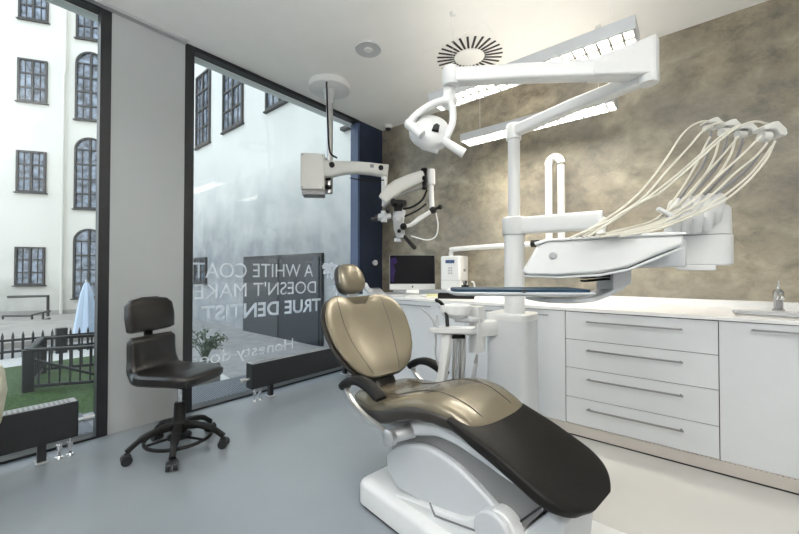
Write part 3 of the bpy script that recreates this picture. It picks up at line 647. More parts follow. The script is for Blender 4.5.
q.build('binoculars', M['rubber'], ms, bevel=.003)
q = MB(); q.cyl(P(391, 216, 3.37), P(378, 218, 3.37), .026); q.lathe([(.03, 0), (.034, .03), (.03, .06)], P(384.5, 217, 3.37), -rv); q.cyl(P(384, 211, 3.37), P(384, 222, 3.37), .03); q.build('side_tube', M['lgrey'], ms)
q = MB(); q.cyl(P(379, 218, 3.37), P(371, 219.5, 3.37), .020, .017); q.lathe([(.028, 0), (.028, .03)], P(378, 218, 3.37), -rv); q.ball(P(387.5, 210, 3.33), .02, .02, .03); q.build('camera_port', M['black'], ms)
q = MB(); q.cyl(P(404, 236, 3.33), P(414, 247, 3.27), .017, .022); q.ball(P(414.3, 247.3, 3.27), .022); q.ball(P(403.5, 226.5, 3.28), .032, .032, .032); q.ball(P(399, 231, 3.29), .018); q.build('grip', M['rubber'], ms)

# ============================================================ RADIATORS
def radiator(y0, y1, valve_y, label, legs):
    t = thing('radiator', label, 'radiator', (-3.07, (y0+y1)/2, 0))
    q = MB(); q.box(-3.125, -3.02, y0, y1, .115, .335); q.build('casing', M['black'], t, bevel=.004)
    q = MB(); q.box(-3.118, -3.027, y0+.01, y1-.01, .3352, .339)
    q.build('top_grille', M['grey'], t, smooth=False)
    g = MB()
    y = y0+.03
    while y < y1-.03: g.box(-3.11, -3.035, y, y+.010, .339, .342); y += .022
    g.build('slats', M['mgrey'], t, smooth=False)
    for ly in legs:
        q = MB(); q.box(-3.095, -3.055, ly-.02, ly+.02, 0.004, .118); q.build('leg', M['black'], t, smooth=False); q = MB(); q.box(-3.12, -3.03, ly-.03, ly+.03, 0, .006); q.build('foot_plate', M['grey'], t, smooth=False)
    sg = 1 if valve_y > (y0+y1)/2 else -1; vy = valve_y
    q = MB(); q.cyl((-3.07, vy-sg*.005, .20), (-3.07, vy+sg*.05, .20), .013); q.cyl((-3.07, vy+sg*.03, .20), (-3.07, vy+sg*.085, .20), .021); q.build('valve', M['steel'], t)
    for k in (0, 1):
        py_ = vy-sg*(.035+.05*k) if sg > 0 else vy+.04+.05*k
        q = MB(); q.cyl((-3.05, py_, 0), (-3.05, py_, .118), .009, n=10); q.lathe([(.0, 0), (.022, 0), (.02, .010), (.010, .012)], (-3.05, py_, 0)); q.cyl((-3.05, py_, .05), (-3.05, py_, .085), .015, n=10); q.build('pipe', M['chrome'], t)
    return t
radiator(-1.5, .47, .47, 'low black radiator in front of the left window', (-.9, .31))
radiator(1.62, 3.0, 1.62, 'low black radiator under the lettered window', (1.83, 2.75))

# ============================================================ BLACK STOOL
so_ = Vector((-2.595, .90, 0))
st = thing('rolling_chair', 'black leather rolling chair with split backrest by the grey wall panel', 'chair', tuple(so_))
ya = math.atan2(rv.y, rv.x)+R(-14)    # faces to the right
SM = Matrix.Translation(so_) @ Matrix.Rotation(ya, 4, 'Z')   # local +x = seat front
# base
for k in range(5):
    a = R(72*k+20); c = Vector((math.cos(a), math.sin(a), 0))
    q = MB(SM); q.strip(spl([c*.03+zv*.16, c*.12+zv*.155, c*.20+zv*.13, c*.275+zv*.075], 4), [.05]*4+[.045]*5+[.035]*4, [.045]*4+[.035]*5+[.028]*4); arm = q.build('leg', M['rubber'], st)
    q = MB(SM); e_ = c*.275; pp = Vector((-c.y, c.x, 0))
    q.cyl(e_+zv*.03+pp*.008, e_+zv*.03+pp*.03, .029, n=16); q.cyl(e_+zv*.03-pp*.008, e_+zv*.03-pp*.03, .029, n=16); q.cyl(e_+zv*.035, e_+zv*.07, .011); q.strip([e_+c*-.02+zv*.055, e_+c*.022+zv*.05], .05, .02)
    q.build('caster', M['black'], arm)
q = MB(SM); q.lathe([(.045, .12), (.05, .13), (.05, .18), (.035, .20), (.032, .30), (.026, .31)]); q.build('column', M['rubber'], st)
q = MB(SM); q.cyl((0, 0, .30), (0, 0, .45), .014); q.build('gas_lift', M['chrome'], st)
q = MB(SM); q.tube([(.19*math.cos(2*math.pi*k/32), .19*math.sin(2*math.pi*k/32), .085) for k in range(32)], .011, 8, closed=True); q.lathe([(0, .085), (.07, .085), (.07, .095), (0, .095)])
for k in range(3): a = R(120*k); q.cyl((0, 0, .09), (.19*math.cos(a), .19*math.sin(a), .085), .008, n=8)
q.build('foot_ring', M['rubber'], st)
# seat shell: pad curve sweeping up into lower back
def pad(mb, pts, ws, ts, ex=.45, n=20, upv=(0, 0, 1)):
    pts = [Vector(p) for p in pts]; m = len(pts); rs = []
    for i, p in enumerate(pts):
        t = (pts[min(i+1, m-1)]-pts[max(i-1, 0)]).normalized(); sd = Vector((0, 1, 0)); nn = t.cross(sd).normalized()
        rs.append([p+sd*sgp(math.cos(a), ex)*ws[i]/2+nn*sgp(math.sin(a), ex)*ts[i]/2 for a in [2*math.pi*(k+.5)/n for k in range(n)]])
    return mb.rings(rs)
def lerps(keys, n):
    out = []
    for i in range(n):
        t = i/(n-1)*(len(keys)-1); k = min(int(t), len(keys)-2); f = t-k; f = f*f*(3-2*f); out.append(keys[k]*(1-f)+keys[k+1]*f)
    return out
cv = spl([(.215, 0, .475), (.19, 0, .485), (.10, 0, .49), (-.05, 0, .485), (-.15, 0, .485), (-.205, 0, .52), (-.222, 0, .60), (-.225, 0, .70), (-.228, 0, .735)], 5)
n_ = len(cv)
q = MB(SM); pad(q, cv, lerps([.20, .32, .39, .40, .39, .35, .33, .33, .29], n_), lerps([.03, .075, .085, .085, .09, .085, .075, .07, .03], n_)); q.build('seat', M['bleather'], st)
cv = spl([(-.228, 0, .765), (-.232, 0, .78), (-.24, 0, .86), (-.25, 0, .93), (-.255, 0, .965), (-.257, 0, .985)], 5); n_ = len(cv)
q = MB(SM); pad(q, cv, lerps([.28, .33, .34, .33, .27, .12], n_), lerps([.03, .065, .07, .065, .055, .02], n_)); q.build('backrest', M['bleather'], st)
q = MB(SM); q.strip([(-.258, 0, .68), (-.262, 0, .80)], .06, .016, up=(1, 0, 0)); q.build('back_bar', M['rubber'], st)
q = MB(SM); q.box(-.10, .10, -.07, .07, .415, .445); q.build('mechanism', M['rubber'], st, bevel=.006)

# ============================================================ CREAM TUB CHAIR (left edge)
tc_ = Vector((-2.675, -.14, 0))
tt = thing('tub_chair', 'cream tub armchair cut off by the left edge of the photo', 'armchair', tuple(tc_))
TM = Matrix.Translation(tc_)
q = MB(TM); rs = []
for z, r_ in ((.30, .16), (.32, .22), (.42, .268), (.56, .285), (.66, .275), (.69, .262), (.69, .235), (.66, .222), (.50, .22), (.48, .0001)):
    rs.append([Vector((r_*math.cos(a), r_*math.sin(a)*1.0, z)) for a in [2*math.pi*k/32 for k in range(32)]])
q.rings(rs); q.build('shell', M['cream'], tt)
q = MB(TM); q.lathe([(0, .48), (.20, .48), (.215, .50), (.20, .53), (0, .54)]); q.build('cushion', M['cream'], tt)
q = MB(TM); q.cyl((0, 0, .02), (0, 0, .31), .03); q.lathe([(0, 0), (.20, 0), (.20, .008), (.04, .02), (0, .02)]); q.build('pedestal', M['chrome'], tt)

# ============================================================ DENTAL CHAIR
CO = Vector((-1.3, 1.5, 0)); CA = R(-8)
dcx = thing('dental_chair', 'reclined dental chair with bronze leather upholstery and black foot cover', 'dental chair', tuple(CO), CA)
def B(mb, name, m, par=None, **k): return mb.build(name, m, par or dcx, world=False, **k)
# base
def rpoly(pts, r, n=5):
    out = []; m = len(pts)
    for i in range(m):
        p = Vector(pts[i]).to_2d() if False else Vector((pts[i][0], pts[i][1])); a = Vector(pts[i-1][:2])-p; b = Vector(pts[(i+1) % m][:2])-p
        rr = pts[i][2] if len(pts[i]) > 2 else r
        a = p+a.normalized()*rr; b = p+b.normalized()*rr
        for k in range(n+1): t = k/n; out.append((a*(1-t)**2+p*2*t*(1-t)+b*t*t)[:])
    return out
fpn = rpoly([(.02, -.245), (1.25, -.245), (1.25, .22), (.30, .22), (.02, .03)], .05)
q = MB(); rs = []
def inset(poly, d, z):
    c = Vector((sum(p[0] for p in poly)/len(poly), sum(p[1] for p in poly)/len(poly)))
    return [Vector(((p[0]-c.x)*(1-d/.6)+c.x, (p[1]-c.y)*(1-d/.25)+c.y, z)) for p in poly]
for d_, z in ((.0, .018), (0, .10), (.006, .115), (.018, .125), (.05, .130)): rs.append(inset(fpn, d_, z))
q.rings(rs); B(q, 'base', M['white'])
q = MB(); q.rings([inset(fpn, .012, 0), inset(fpn, .012, .02)]); B(q, 'base_gasket', M['rubber'])
# hump rising on the base to the hinge
q = MB(); prof = spl([(.22, .12), (.34, .155), (.50, .19), (.66, .235), (.76, .275), (.82, .31)], 4)
prof2 = [(p[0], p[1]) for p in [(v.x, v.y) for v in spl([(.22, .122, 0), (.36, .155, 0), (.52, .185, 0), (.64, .215, 0), (.72, .27, 0), (.78, .315, 0), (.84, .30, 0), (.87, .24, 0)], 4)]]+[(.95, .12), (.22, .11)]
q.prism(prof2, (0, 0, 0), (1, 0, 0), (0, 0, 1), (0, 1, 0), -.20, .14); B(q, 'base_hump', M['white'], bevel=.018, seg=3)
q = MB(); q.cyl((.775, -.215, .235), (.775, .15, .235), .075, n=28); B(q, 'hinge', M['lgrey'], bevel=.008)
q = MB(); q.prism([(.47, .195), (.50, .155), (.70, .20), (.695, .205), (.503, .163), (.475, .2)], (0, 0, 0), (1, 0, 0), (0, 0, 1), (0, 1, 0), -.2035, -.199); B(q, 'cover_seam', M['mgrey'], smooth=False)
q = MB(); q.tube(spl([(.14, .02, .10), (.10, .07, .10), (.02, .13, .105)], 4), .013, 10); B(q, 'pedal_bar', M['rubber'])
q = MB(); q.rings([inset(rpoly([(.72, .20), (1.10, .20), (1.14, .47), (.80, .43)], .03), 0, z) for z in (0, .035)]); B(q, 'floor_plate', M['white'])
# lift arm (lower, lighter) and seat carrier (darker)
low = [(v.x, v.y) for v in spl([(.16, .27, 0), (.24, .335, 0), (.32, .375, 0), (.44, .40, 0), (.58, .385, 0), (.70, .34, 0), (.79, .29, 0), (.83, .24, 0)], 5)]+[(.80, .17), (.66, .17), (.5, .17), (.36, .15), (.24, .14), (.17, .2)]
q = MB(); q.prism(low, (0, 0, 0), (1, 0, 0), (0, 0, 1), (0, 1, 0), -.175, .12); B(q, 'lift_arm', M['lgrey'], bevel=.03, seg=4)
car = [(v.x, v.y) for v in spl([(.10, .36, 0), (.20, .385, 0), (.30, .42, 0), (.45, .455, 0), (.6, .455, 0), (.75, .43, 0), (.90, .39, 0), (.93, .38, 0)], 4)]+[(v.x, v.y) for v in spl([(.93, .36, 0), (.86, .27, 0), (.80, .24, 0), (.70, .30, 0), (.55, .34, 0), (.40, .34, 0), (.28, .29, 0), (.20, .26, 0)], 4)]
q = MB(); q.prism(car, (0, 0, 0), (1, 0, 0), (0, 0, 1), (0, 1, 0), -.145, .11); B(q, 'seat_carrier', M['mgrey'], bevel=.015, seg=3)
q = MB(); q.prism([(.80, .235), (.806, .232), (.934, .380), (.930, .385)], (0, 0, 0), (1, 0, 0), (0, 0, 1), (0, 1, 0), -.15, .115); B(q, 'carrier_seam', M['black'], smooth=False)
q = MB(); q.prism([(.83, .22), (.95, .37), (1.0, .36), (.985, .2), (.96, .11), (.84, .11)], (0, 0, 0), (1, 0, 0), (0, 0, 1), (0, 1, 0), -.15, .13); B(q, 'front_cover', M['lgrey'], bevel=.015)
# seat frame shell following the cushion
def slab(mb, top, ws, ts, ex=.5, n=24, y=0):
    pts = [Vector((p[0], y, p[1])) for p in top]; m = len(pts); rs = []
    for i, p in enumerate(pts):
        t = (pts[min(i+1, m-1)]-pts[max(i-1, 0)]).normalized(); sd = Vector((0, 1, 0)); nn = sd.cross(t)*-1
        if nn.z < 0: nn = -nn
        c = p-nn*ts[i]/2
        rs.append([c+sd*sgp(math.cos(a), ex)*ws[i]/2+nn*sgp(math.sin(a), ex)*ts[i]/2 for a in [2*math.pi*(k+.5)/n for k in range(n)]])
    return mb.rings(rs)
top = spl([(.00, .445, 0), (.10, .435, 0), (.22, .45, 0), (.36, .50, 0), (.50, .525, 0), (.64, .505, 0), (.78, .465, 0), (.92, .425, 0), (.98, .405, 0)], 4)
T2 = [(v.x, v.y) for v in top]; n_ = len(T2)
q = MB(); slab(q, T2, lerps([.20, .34, .38, .38, .36, .35, .34, .31, .22], n_), lerps([.03, .06, .08, .08, .07, .06, .05, .04, .02], n_)); B(q, 'seat_frame', M['lac'])
# seat cushion
sc_ = [(-.10, .500), (-.07, .525), (.02, .535), (.12, .54), (.22, .565), (.34, .610), (.44, .632), (.54, .628), (.62, .605), (.68, .575), (.715, .553)]
top = spl([(a, b, 0) for a, b in sc_], 4); T2 = [(v.x, v.y) for v in top]; n_ = len(T2)
W_ = lerps([.26, .40, .47, .50, .50, .48, .46, .44, .41, .39, .20], n_)
q = MB(); slab(q, T2, W_, lerps([.02, .06, .075, .08, .08, .08, .08, .075, .065, .05, .02], n_), ex=.55, n=28); sea = B(q, 'seat', M['tan'])
T3 = [(x, z-.032) for x, z in T2]
q = MB(); slab(q, T3, [w_+.012 for w_ in W_], lerps([.03, .065, .08, .085, .085, .085, .08, .07, .055, .045, .02], n_), ex=.42, n=28); B(q, 'seat_shell', M['dleather'])
for sy in (-1, 1):
    q = MB(); q.tube([(x, sy*w_*.27, z+.0002) for (x, z), w_ in list(zip(T2, W_))[8:-5]], .0018, 6); B(q, 'seat_seam', M['dleather'], sea)
# foot cover
lg = spl([(.60, .590, 0), (.66, .575, 0), (.74, .553, 0), (.84, .520, 0), (.94, .480, 0), (1.00, .452, 0), (1.035, .434, 0), (1.062, .418, 0), (1.078, .405, 0)], 4); T4 = [(v.x-.008, v.y) for v in lg]; n_ = len(T4)
W4 = []
for x, z in T4:
    e_ = max(0, (x-.925)/.152); W4.append(.43*max(0.02, 1-min(1, e_)**2.7)**.5)
q = MB(); slab(q, T4, W4, lerps([.03, .045, .055, .055, .052, .05, .047, .044, .025], n_), ex=.32, n=28, y=-.014); B(q, 'foot_cover', M['cover'])
# backrest: outline in (u across, v along)
bp0 = Vector((-.035, -.03, .570)); bp1 = Vector((-.325, -.03, .985)); bd = (bp1-bp0); bl_ = bd.length; bd.normalize(); bn = Vector((bd.z, 0, -bd.x))   # bn faces the foot end
def back_half(v):
    ks = [(0, .10), (.03, .145), (.10, .195), (.25, .245), (.42, .275), (.60, .285), (.75, .275), (.87, .245), (.94, .21), (.985, .16), (1.0, .115)]
    for (a, wa), (b, wb) in zip(ks, ks[1:]):
        if v <= b: t = (v-a)/(b-a); return wa+(wb-wa)*t
    return ks[-1][1]
def back_pad(mb, thick, grow, lift, n=28, vs=None):
    rs = []; K = 26
    for i in range(K+1):
        v = .5-.5*math.cos(math.pi*i/K); hw = back_half(v)+grow
        th = thick*(max(.12, math.sin(math.pi*min(max(v, .0), 1.0)))**.28)
        ring = []
        for k in range(n):
            a = 2*math.pi*(k+.5)/n; uu = sgp(math.cos(a), .6)*hw; hh_ = sgp(math.sin(a), .7)*th/2
            notch = .085*math.exp(-(uu/.075)**2)*max(0, (v-.55)/.45)**1.5     # neck notch
            wrap = .9*uu*uu                                                      # sides wrap forward
            bow = .035*math.sin(math.pi*v)-.02
            ring.append(bp0+bd*(bl_*v-notch)+Vector((0, 1, 0))*uu+bn*(hh_+wrap-bow+lift))
        rs.append(ring)
    return mb.rings(rs)
q = MB(); back_pad(q, .060, 0, .015); bk = B(q, 'backrest', M['tan'], ang=60)
q = MB(); back_pad(q, .060, .012, -.018); B(q, 'backrest_shell', M['dleather'], ang=60)
for sy in (-1, 1):
    pts = []
    for i in range(19):
        v = .04+.90*i/18; uu = sy*(.085+.07*v+.035*math.sin(math.pi*v)); bow = .035*math.sin(math.pi*v)-.02
        notch = .085*math.exp(-(uu/.075)**2)*max(0, (v-.55)/.45)**1.5
        th = .060*(max(.12, math.sin(math.pi*v))**.28)
        c_ = (abs(uu)/(back_half(v)))**(1/.6); sn = math.sqrt(max(0, 1-c_*c_))**.7
        pts.append(bp0+bd*(bl_*v-notch)+Vector((0, 1, 0))*uu+bn*(th/2*sn+.9*uu*uu-bow+.015+.0))
    q = MB(); q.tube(spl(pts, 2), .0020, 6); B(q, 'backrest_seam', M['dleather'], bk)
q = MB(); q.strip(spl([(.12, 0, .44), (.02, 0, .46), (-.06, 0, .54), (-.13, 0, .66)], 5), .14, .05); B(q, 'back_hinge', M['dleather'])
# headrest
hc = Vector((-.385, -.01, 1.105)); tilt = Matrix.Rotation(R(-22), 4, 'Y')
q = MB(Matrix.Translation(hc) @ tilt); rs = []
for i in range(17):
    v = i/16; a = math.pi*v; z = -.095*math.cos(a); hw = .090*max(.12, math.sin(a)**.5)*(1-.10*(z/.095)); th = .055*max(.15, math.sin(a)**.5)
    rs.append([Vector((sgp(math.sin(t), .8)*th+2.0*(hw*math.cos(t))**2*.9, hw*sgp(math.cos(t), .8), z)) for t in [2*math.pi*(k+.5)/24 for k in range(24)]])
q.rings(rs); hd_ = B(q, 'headrest', M['tan'], ang=60)
q = MB(Matrix.Translation(hc+Vector((-.028, 0, -.004))) @ tilt); q.rings([[Vector((p.x*.9, p.y*1.04, p.z*1.04)) for p in r_] for r_ in rs]); B(q, 'headrest_shell', M['dleather'], hd_, ang=60)
q = MB(); q.strip([(-.40, 0, 1.10), (-.375, 0, 1.02), (-.32, 0, .92), (-.27, 0, .84)], .075, .02, up=(1, 0, 0)); B(q, 'headrest_bar', M['lgrey'])
# armrests
def armrest(y, dx, dz, sgn):
    q = MB(); q.strip(spl([(-.03+dx, y, .575+dz), (.0+dx, y, .60+dz), (.05+dx, y, .625+dz), (.12+dx, y, .635+dz), (.20+dx, y, .62+dz), (.265+dx, y, .59+dz)], 4), [.045]+[.066]*19+[.06], [.025]+[.042]*19+[.022], n=14, ex=.7); a = B(q, 'armrest', M['rubber'])
    q = MB(); q.strip(spl([(.0+dx, y, .59+dz), (.0+dx, y, .565+dz), (.04+dx, y, .525+dz), (.13+dx, y, .485+dz), (.225+dx, y-sgn*.005, .465+dz*.7), (.30+dx, y-sgn*.01, .445+dz*.5)], 5), .02, .030, up=(0, 1, 0), n=10); B(q, 'bracket', M['silver'], a)
    q = MB(); q.lathe([(0, 0), (.030, 0), (.036, .006), (.036, .03), (.026, .036)], (.315+dx, y-sgn*.024, .437+dz*.5), (0, sgn, 0), 28); q.cyl((.315+dx, y-sgn*.02, .437+dz*.5), (.34+dx, y-sgn*.12, .445+dz*.5), .026, .034); B(q, 'pivot', M['silver'], a)
armrest(-.29, .0, 0, -1)
armrest(.29, -.12, -.025, 1)

# ============================================================ DENTAL UNIT
uc = P(508, 330, 2.28); uc.z = 0
du = thing('dental_unit', 'white dental unit column with round post, bowl and suction tray behind the chair', 'dental unit', tuple(uc), YAW-R(39.6))
# body in world axes
ux0, ux1, uy0, uy1 = uc.x-.115, uc.x+.14, uc.y-.07, uc.y+.17
fpb = rpoly([(ux0, uy0, .02), (ux1, uy0, .05), (ux1, uy1, .05), (ux0, uy1, .02)], .03, 5)
q = MB(); q.rings([[Vector((p[0], p[1], z)) for p in fpb] for z in (.0, .855)]); q.build('body', M['lac'], du)
q = MB(); q.rings([[Vector((uc.x+(p[0]-uc.x)*k_, uc.y+.03+(p[1]-uc.y-.03)*k_, z)) for p in fpb] for z, k_ in ((.850, 1.03), (.885, 1.03), (.893, .98))]); q.build('top_cap', M['white'], du)
pp = P(514.5, 300, 2.28); px_, py_ = pp.x, pp.y
q = MB(); q.cyl((px_, py_, .885), (px_, py_, 1.475), .062, n=28); q.build('lower_post', M['white'], du)
q = MB(); q.cyl((px_, py_, 1.475), (px_, py_, 2.0), .037, n=24); q.build('upper_post', M['white'], du)
# foot plate on floor toward the chair
q = MB(); q.box(-.62, .32, 1.25, 1.85, 0, .030); q.build('floor_plate', M['white'], du, bevel=.01) if False else None
# side column and bowl
sc0 = P(477, 320, 2.22)
q = MB(); q.strip([(sc0.x, sc0.y, .66), (sc0.x, sc0.y, .94)], .07, .10, up=(0, 1, 0), ex=.4); q.strip([(sc0.x, sc0.y, .80), (uc.x-.05, uc.y, .80)], .08, .10, ex=.4); q.build('bowl_column', M['white'], du)
bw = P(455, 310, 2.15)
q = MB(); q.lathe([(0, -.045), (.05, -.045), (.085, -.02), (.098, .02), (.098, .03), (.090, .032), (.080, .015), (.05, -.02), (0, -.03)], bw, n=32); bo = q.build('spittoon_bowl', M['white'], du)
q = MB(); q.strip([bw+zv*-.05, bw+zv*-.055+rv*.06, Vector((sc0.x, sc0.y, bw.z-.07))], .08, .04, ex=.6); q.build('bowl_support', M['lgrey'], du)
q = MB(); q.tube(spl([P(436, 300, 2.1), P(441, 303, 2.12), P(446, 312, 2.1), P(447.5, 326, 2.05)], 5), .011, 8); q.build('cup_filler', M['rubber'], du)
# assistant tray
tr = P(453, 331, 2.0)
trm = Matrix.Translation(tr) @ Matrix.Rotation(YAW-R(4), 4, 'Z')
q = MB(trm); pf_ = rpoly([(-.15, -.05, .04), (.10, -.05, .03), (.14, .05, .03), (-.06, .07, .05)], .03, 5)
q.rings([[Vector((p[0]*k_, p[1]*k_, z)) for p in pf_] for z, k_ in ((-.012, .75), (-.004, .95), (.012, 1.0), (.02, .99), (.016, .93), (.014, .5))]); at = q.build('assistant_tray', M['white'], du)
q = MB(); q.strip(spl([tr+rv*-.03+zv*-.01, tr+rv*-.04+zv*-.12, tr+rv*-.055+zv*-.22, tr+rv*-.075+zv*-.36], 4), [.055, .055, .055, .055, .05, .05, .05, .05, .05, .05, .06, .06, .06], .05, up=(0, 1, 0)); q.build('tray_stem', M['white'], at)
q = MB(); q.strip([tr+rv*.03+zv*-.013+f0*.03, Vector((sc0.x, sc0.y, .78))], .05, .03); q.build('tray_bracket', M['lgrey'], du)
for k, (x, m_) in enumerate(((455, 'steel'), (458.5, 'grey'), (462, 'steel'), (465, 'grey'))):
    q = MB(); q.tube(spl([P(x, 336, 2.02), P(x-.5, 352, 2.02), P(x-1.5, 372, 2.03), P(x-2, 392, 2.04)], 4), .0095, 8); q.build('suction_hose', M[m_], du)
q = MB(); q.cbox(P(458, 336.5, 2.0), .075, .03, .02, Matrix.Rotation(YAW, 3, 'Z')); q.build('hose_holder', M['rubber'], du)
for pts in ([(421, 308), (430, 316), (434, 324), (436, 340), (436, 356), (443, 378)], [(447, 337), (449, 352), (445, 368), (447, 384)]):
    q = MB(); q.tube(spl([P(x, y, 2.03) for x, y in pts], 5), .006, 8); q.build('thin_hose', M['grey'], du)
q = MB(); q.cyl(P(437, 327, 2.0), P(437, 320, 2.0), .012, .010); q.cyl(P(437, 320, 2.0), P(437, 315, 2.0), .007); q.build('syringe', M['grey'], du)
q = MB(); q.cyl(P(473, 380, 1.95), P(476, 362, 1.95), .013, .011); q.build('suction_handpiece', M['grey'], du)
q = MB(); q.cyl(P(475.5, 363, 1.95), P(477, 354, 1.95), .012, .005); q.build('suction_tip', M['mgrey'], du)

# ============================================================ DELIVERY ARM + CONSOLE
dl = thing('delivery_console', 'white instrument console with looping ivory hoses on an arm over the chair', 'dental instrument table', (px_, py_, 1.4))
zA = 1.44; aE = P(603, 240, 2.02); aE.z = zA
q = MB(); q.lathe([(.070, -.055), (.074, -.045), (.074, .05), (.066, .056), (.0405, .058)], (px_, py_, zA)); q.lathe([(.0622, -.055), (.07, -.055)], (px_, py_, zA)); q.build('collar', M['white'], dl)
q = MB(); q.strip([Vector((px_, py_, zA)), Vector((px_, py_, zA)).lerp(aE, .5), aE], .10, .105, ex=.3, n=20); q.build('swing_arm', M['white'], dl, bevel=0)
# console body in a local frame: x right, y away, z up
TC = 1.32; KS = TC/360; c0_ = P(600, 255, TC)
def cpt(px, py): return ((px-600)*KS, (255-py)*KS)
q = MB(); q.cyl(P(598, 256, 1.55), Vector((aE.x, aE.y, zA)), .022)
q.build('drop_spindle', M['white'], dl)
CNn = (f0+rv*.30).normalized(); CE = (f0+rv*.50).normalized()
def onpl(px, py, c0=None, nn=None):
    d_ = fv + rv*((px-399.5)/FPX) + uv*((267-py)/FPX); o_ = Vector((0, 0, CH)); c0 = c0 or c0_; nn = nn or CNn
    return o_+d_*((c0-o_).dot(nn)/d_.dot(nn))
def wprism(mb, pts, e, y0, y1, c0=None, nn=None):
    W_ = [onpl(px, py, c0, nn) for px, py in pts]; n = len(W_)
    return mb.add([p+e*h for h in (y0, y1) for p in W_], [tuple(range(n))[::-1], tuple(range(n, 2*n))]+[(i, (i+1) % n, n+(i+1) % n, n+i) for i in range(n)])
def cprism(mb, pts, y0, y1): return wprism(mb, pts, CE, y0, y1)
body = [(521.5, 272), (527, 276), (560, 276), (600, 273), (628, 267.5), (655, 256), (684, 244.5), (684, 234), (640, 235.5), (545, 240), (538, 243)]
q = MB(); cprism(q, body, 0, .30); q.build('console_body', M['white'], dl, bevel=.012, seg=3)
rim = [(524, 275.5), (560, 276.5), (600, 274), (628, 268.6), (656, 257), (684.5, 245.5), (684.5, 248), (657, 260), (629, 271), (600, 276.5), (560, 278.5), (524, 277)]
q = MB(); cprism(q, rim, .005, .29); q.build('underside', M['lgrey'], dl, bevel=.003)
q = MB(); cprism(q, [(534, 242.5), (545, 239), (600, 236), (665, 232), (686, 232.5), (686, 235), (640, 237), (548, 241.5), (536, 246)], -.008, .31); q.build('console_lid', M['white'], dl, bevel=.004)
q = MB(); q.lathe([(0, .006), (.010, .006), (.013, .003), (.013, 0)], onpl(552.7, 255.7), -CNn, 20); q.build('round_button', M['grey'], dl)
# lower arm & pod
pod = P(700, 240, 1.58); podK = 1.58/360
def pw(px, py, t=1.58): return P(px, py, t)
E2 = (f0+rv*.82).normalized(); X2 = Vector((E2.y, -E2.x, 0)); pod = P(698, 240, 1.62); podK = 1.55/360
q = MB(); wprism(q, [(600, 268), (686, 267), (686, 240), (683, 240), (670, 246), (630, 258)], E2, -.02, .10, P(684, 255, 1.40), (f0+rv*.4).normalized()); q.build('pod_arm', M['lgrey'], dl, bevel=.006)
def podring(z, x0, x1, yy0, yy1, r_): return [pod+X2*p[0]+E2*p[1]+zv*z for p in rpoly([(x0, yy0, r_), (x1, yy0, .08), (x1, yy1, .08), (x0, yy1, r_)], .05, 6)]
zb = (240-266)*podK; zm = (240-237)*podK; ztp = (240-208)*podK
q = MB(); q.rings([podring(z, -.115+i_, .115-i_, -.13+i_, .13-i_, .02) for z, i_ in ((zb-.004, .012), (zb, .002), (zb+.01, 0), (zm-.002, 0))]); q.build('pod_base', M['white'], dl)
q = MB(); q.rings([podring(z, -.112+i_, .112-i_, -.126+i_, .126-i_, .02) for z, i_ in ((zm+.002, 0), (ztp-.012, .002), (ztp-.002, .008), (ztp, .02))]); q.build('pod_top', M['white'], dl)
q = MB(); q.rings([podring(z, -.108, .108, -.122, .122, .02) for z in (zm-.004, zm+.004)]); q.build('pod_seam', M['mgrey'], dl)
q = MB(); wprism(q, [(676, 265), (716, 265), (716, 270.5), (677, 270.5)], E2, -.03, .06, P(698, 266, 1.5), E2); q.build('pod_foot', M['white'], dl, bevel=.003)
for k, (a_, b_) in enumerate((((672, 232), (676, 204)), ((682, 232), (687, 201)), ((693, 231), (699, 200)), ((704, 228), (709, 199)), ((713, 220), (718, 199)))):
    q = MB(); q.strip(spl([P(a_[0], a_[1], 1.49), P((a_[0]+b_[0])/2-1, (a_[1]+b_[1])/2, 1.47), P(b_[0], b_[1], 1.56)], 4), .05, .055, up=tuple(f0), ex=.8, n=12); q.build('instrument_holder', M['white'], dl)
# whip arms and brackets
br = [((712, 124), (676, 203)), ((729, 127), (687, 201)), ((745, 130), (699, 200)), ((770, 131), (709, 199))]
for k, ((bx1_, by1_), (ax1, ay1)) in enumerate(br):
    sc_k = (.6, .72, .65, .82)[k]; tb_ = (1.62, 1.58, 1.54, 1.44)[k]
    a_ = P(ax1, ay1, 1.56); e_ = P(bx1_, by1_+3, tb_)
    q = MB(); q.tube(spl([a_, a_.lerp(e_, .55)+rv*.035-zv*.01, e_], 6), .0065, 8, r2=.005); wa = q.build('whip_arm', M['mgrey'], dl)
    q = MB(); c_ = P(bx1_, by1_, tb_)
    q.prism([(x*sc_k, z*sc_k) for x, z in ((-.062, .012), (-.012, .034), (.012, .038), (.050, .0), (.054, -.022), (.046, -.034), (.020, -.030), (.0, -.004), (-.03, -.004), (-.055, -.006))], c_, rv, zv, f0, -.026, .026)
    q.build('hose_bracket', M['white2'], wa, bevel=.004)
    q = MB(); q.lathe([(.0, 0), (.024*sc_k, 0), (.026*sc_k, .012), (.026*sc_k, .03), (.014*sc_k, .035)], P(bx1_-9*sc_k-2, by1_+7*sc_k, tb_), rv); q.build('roller', M['white2'], wa)
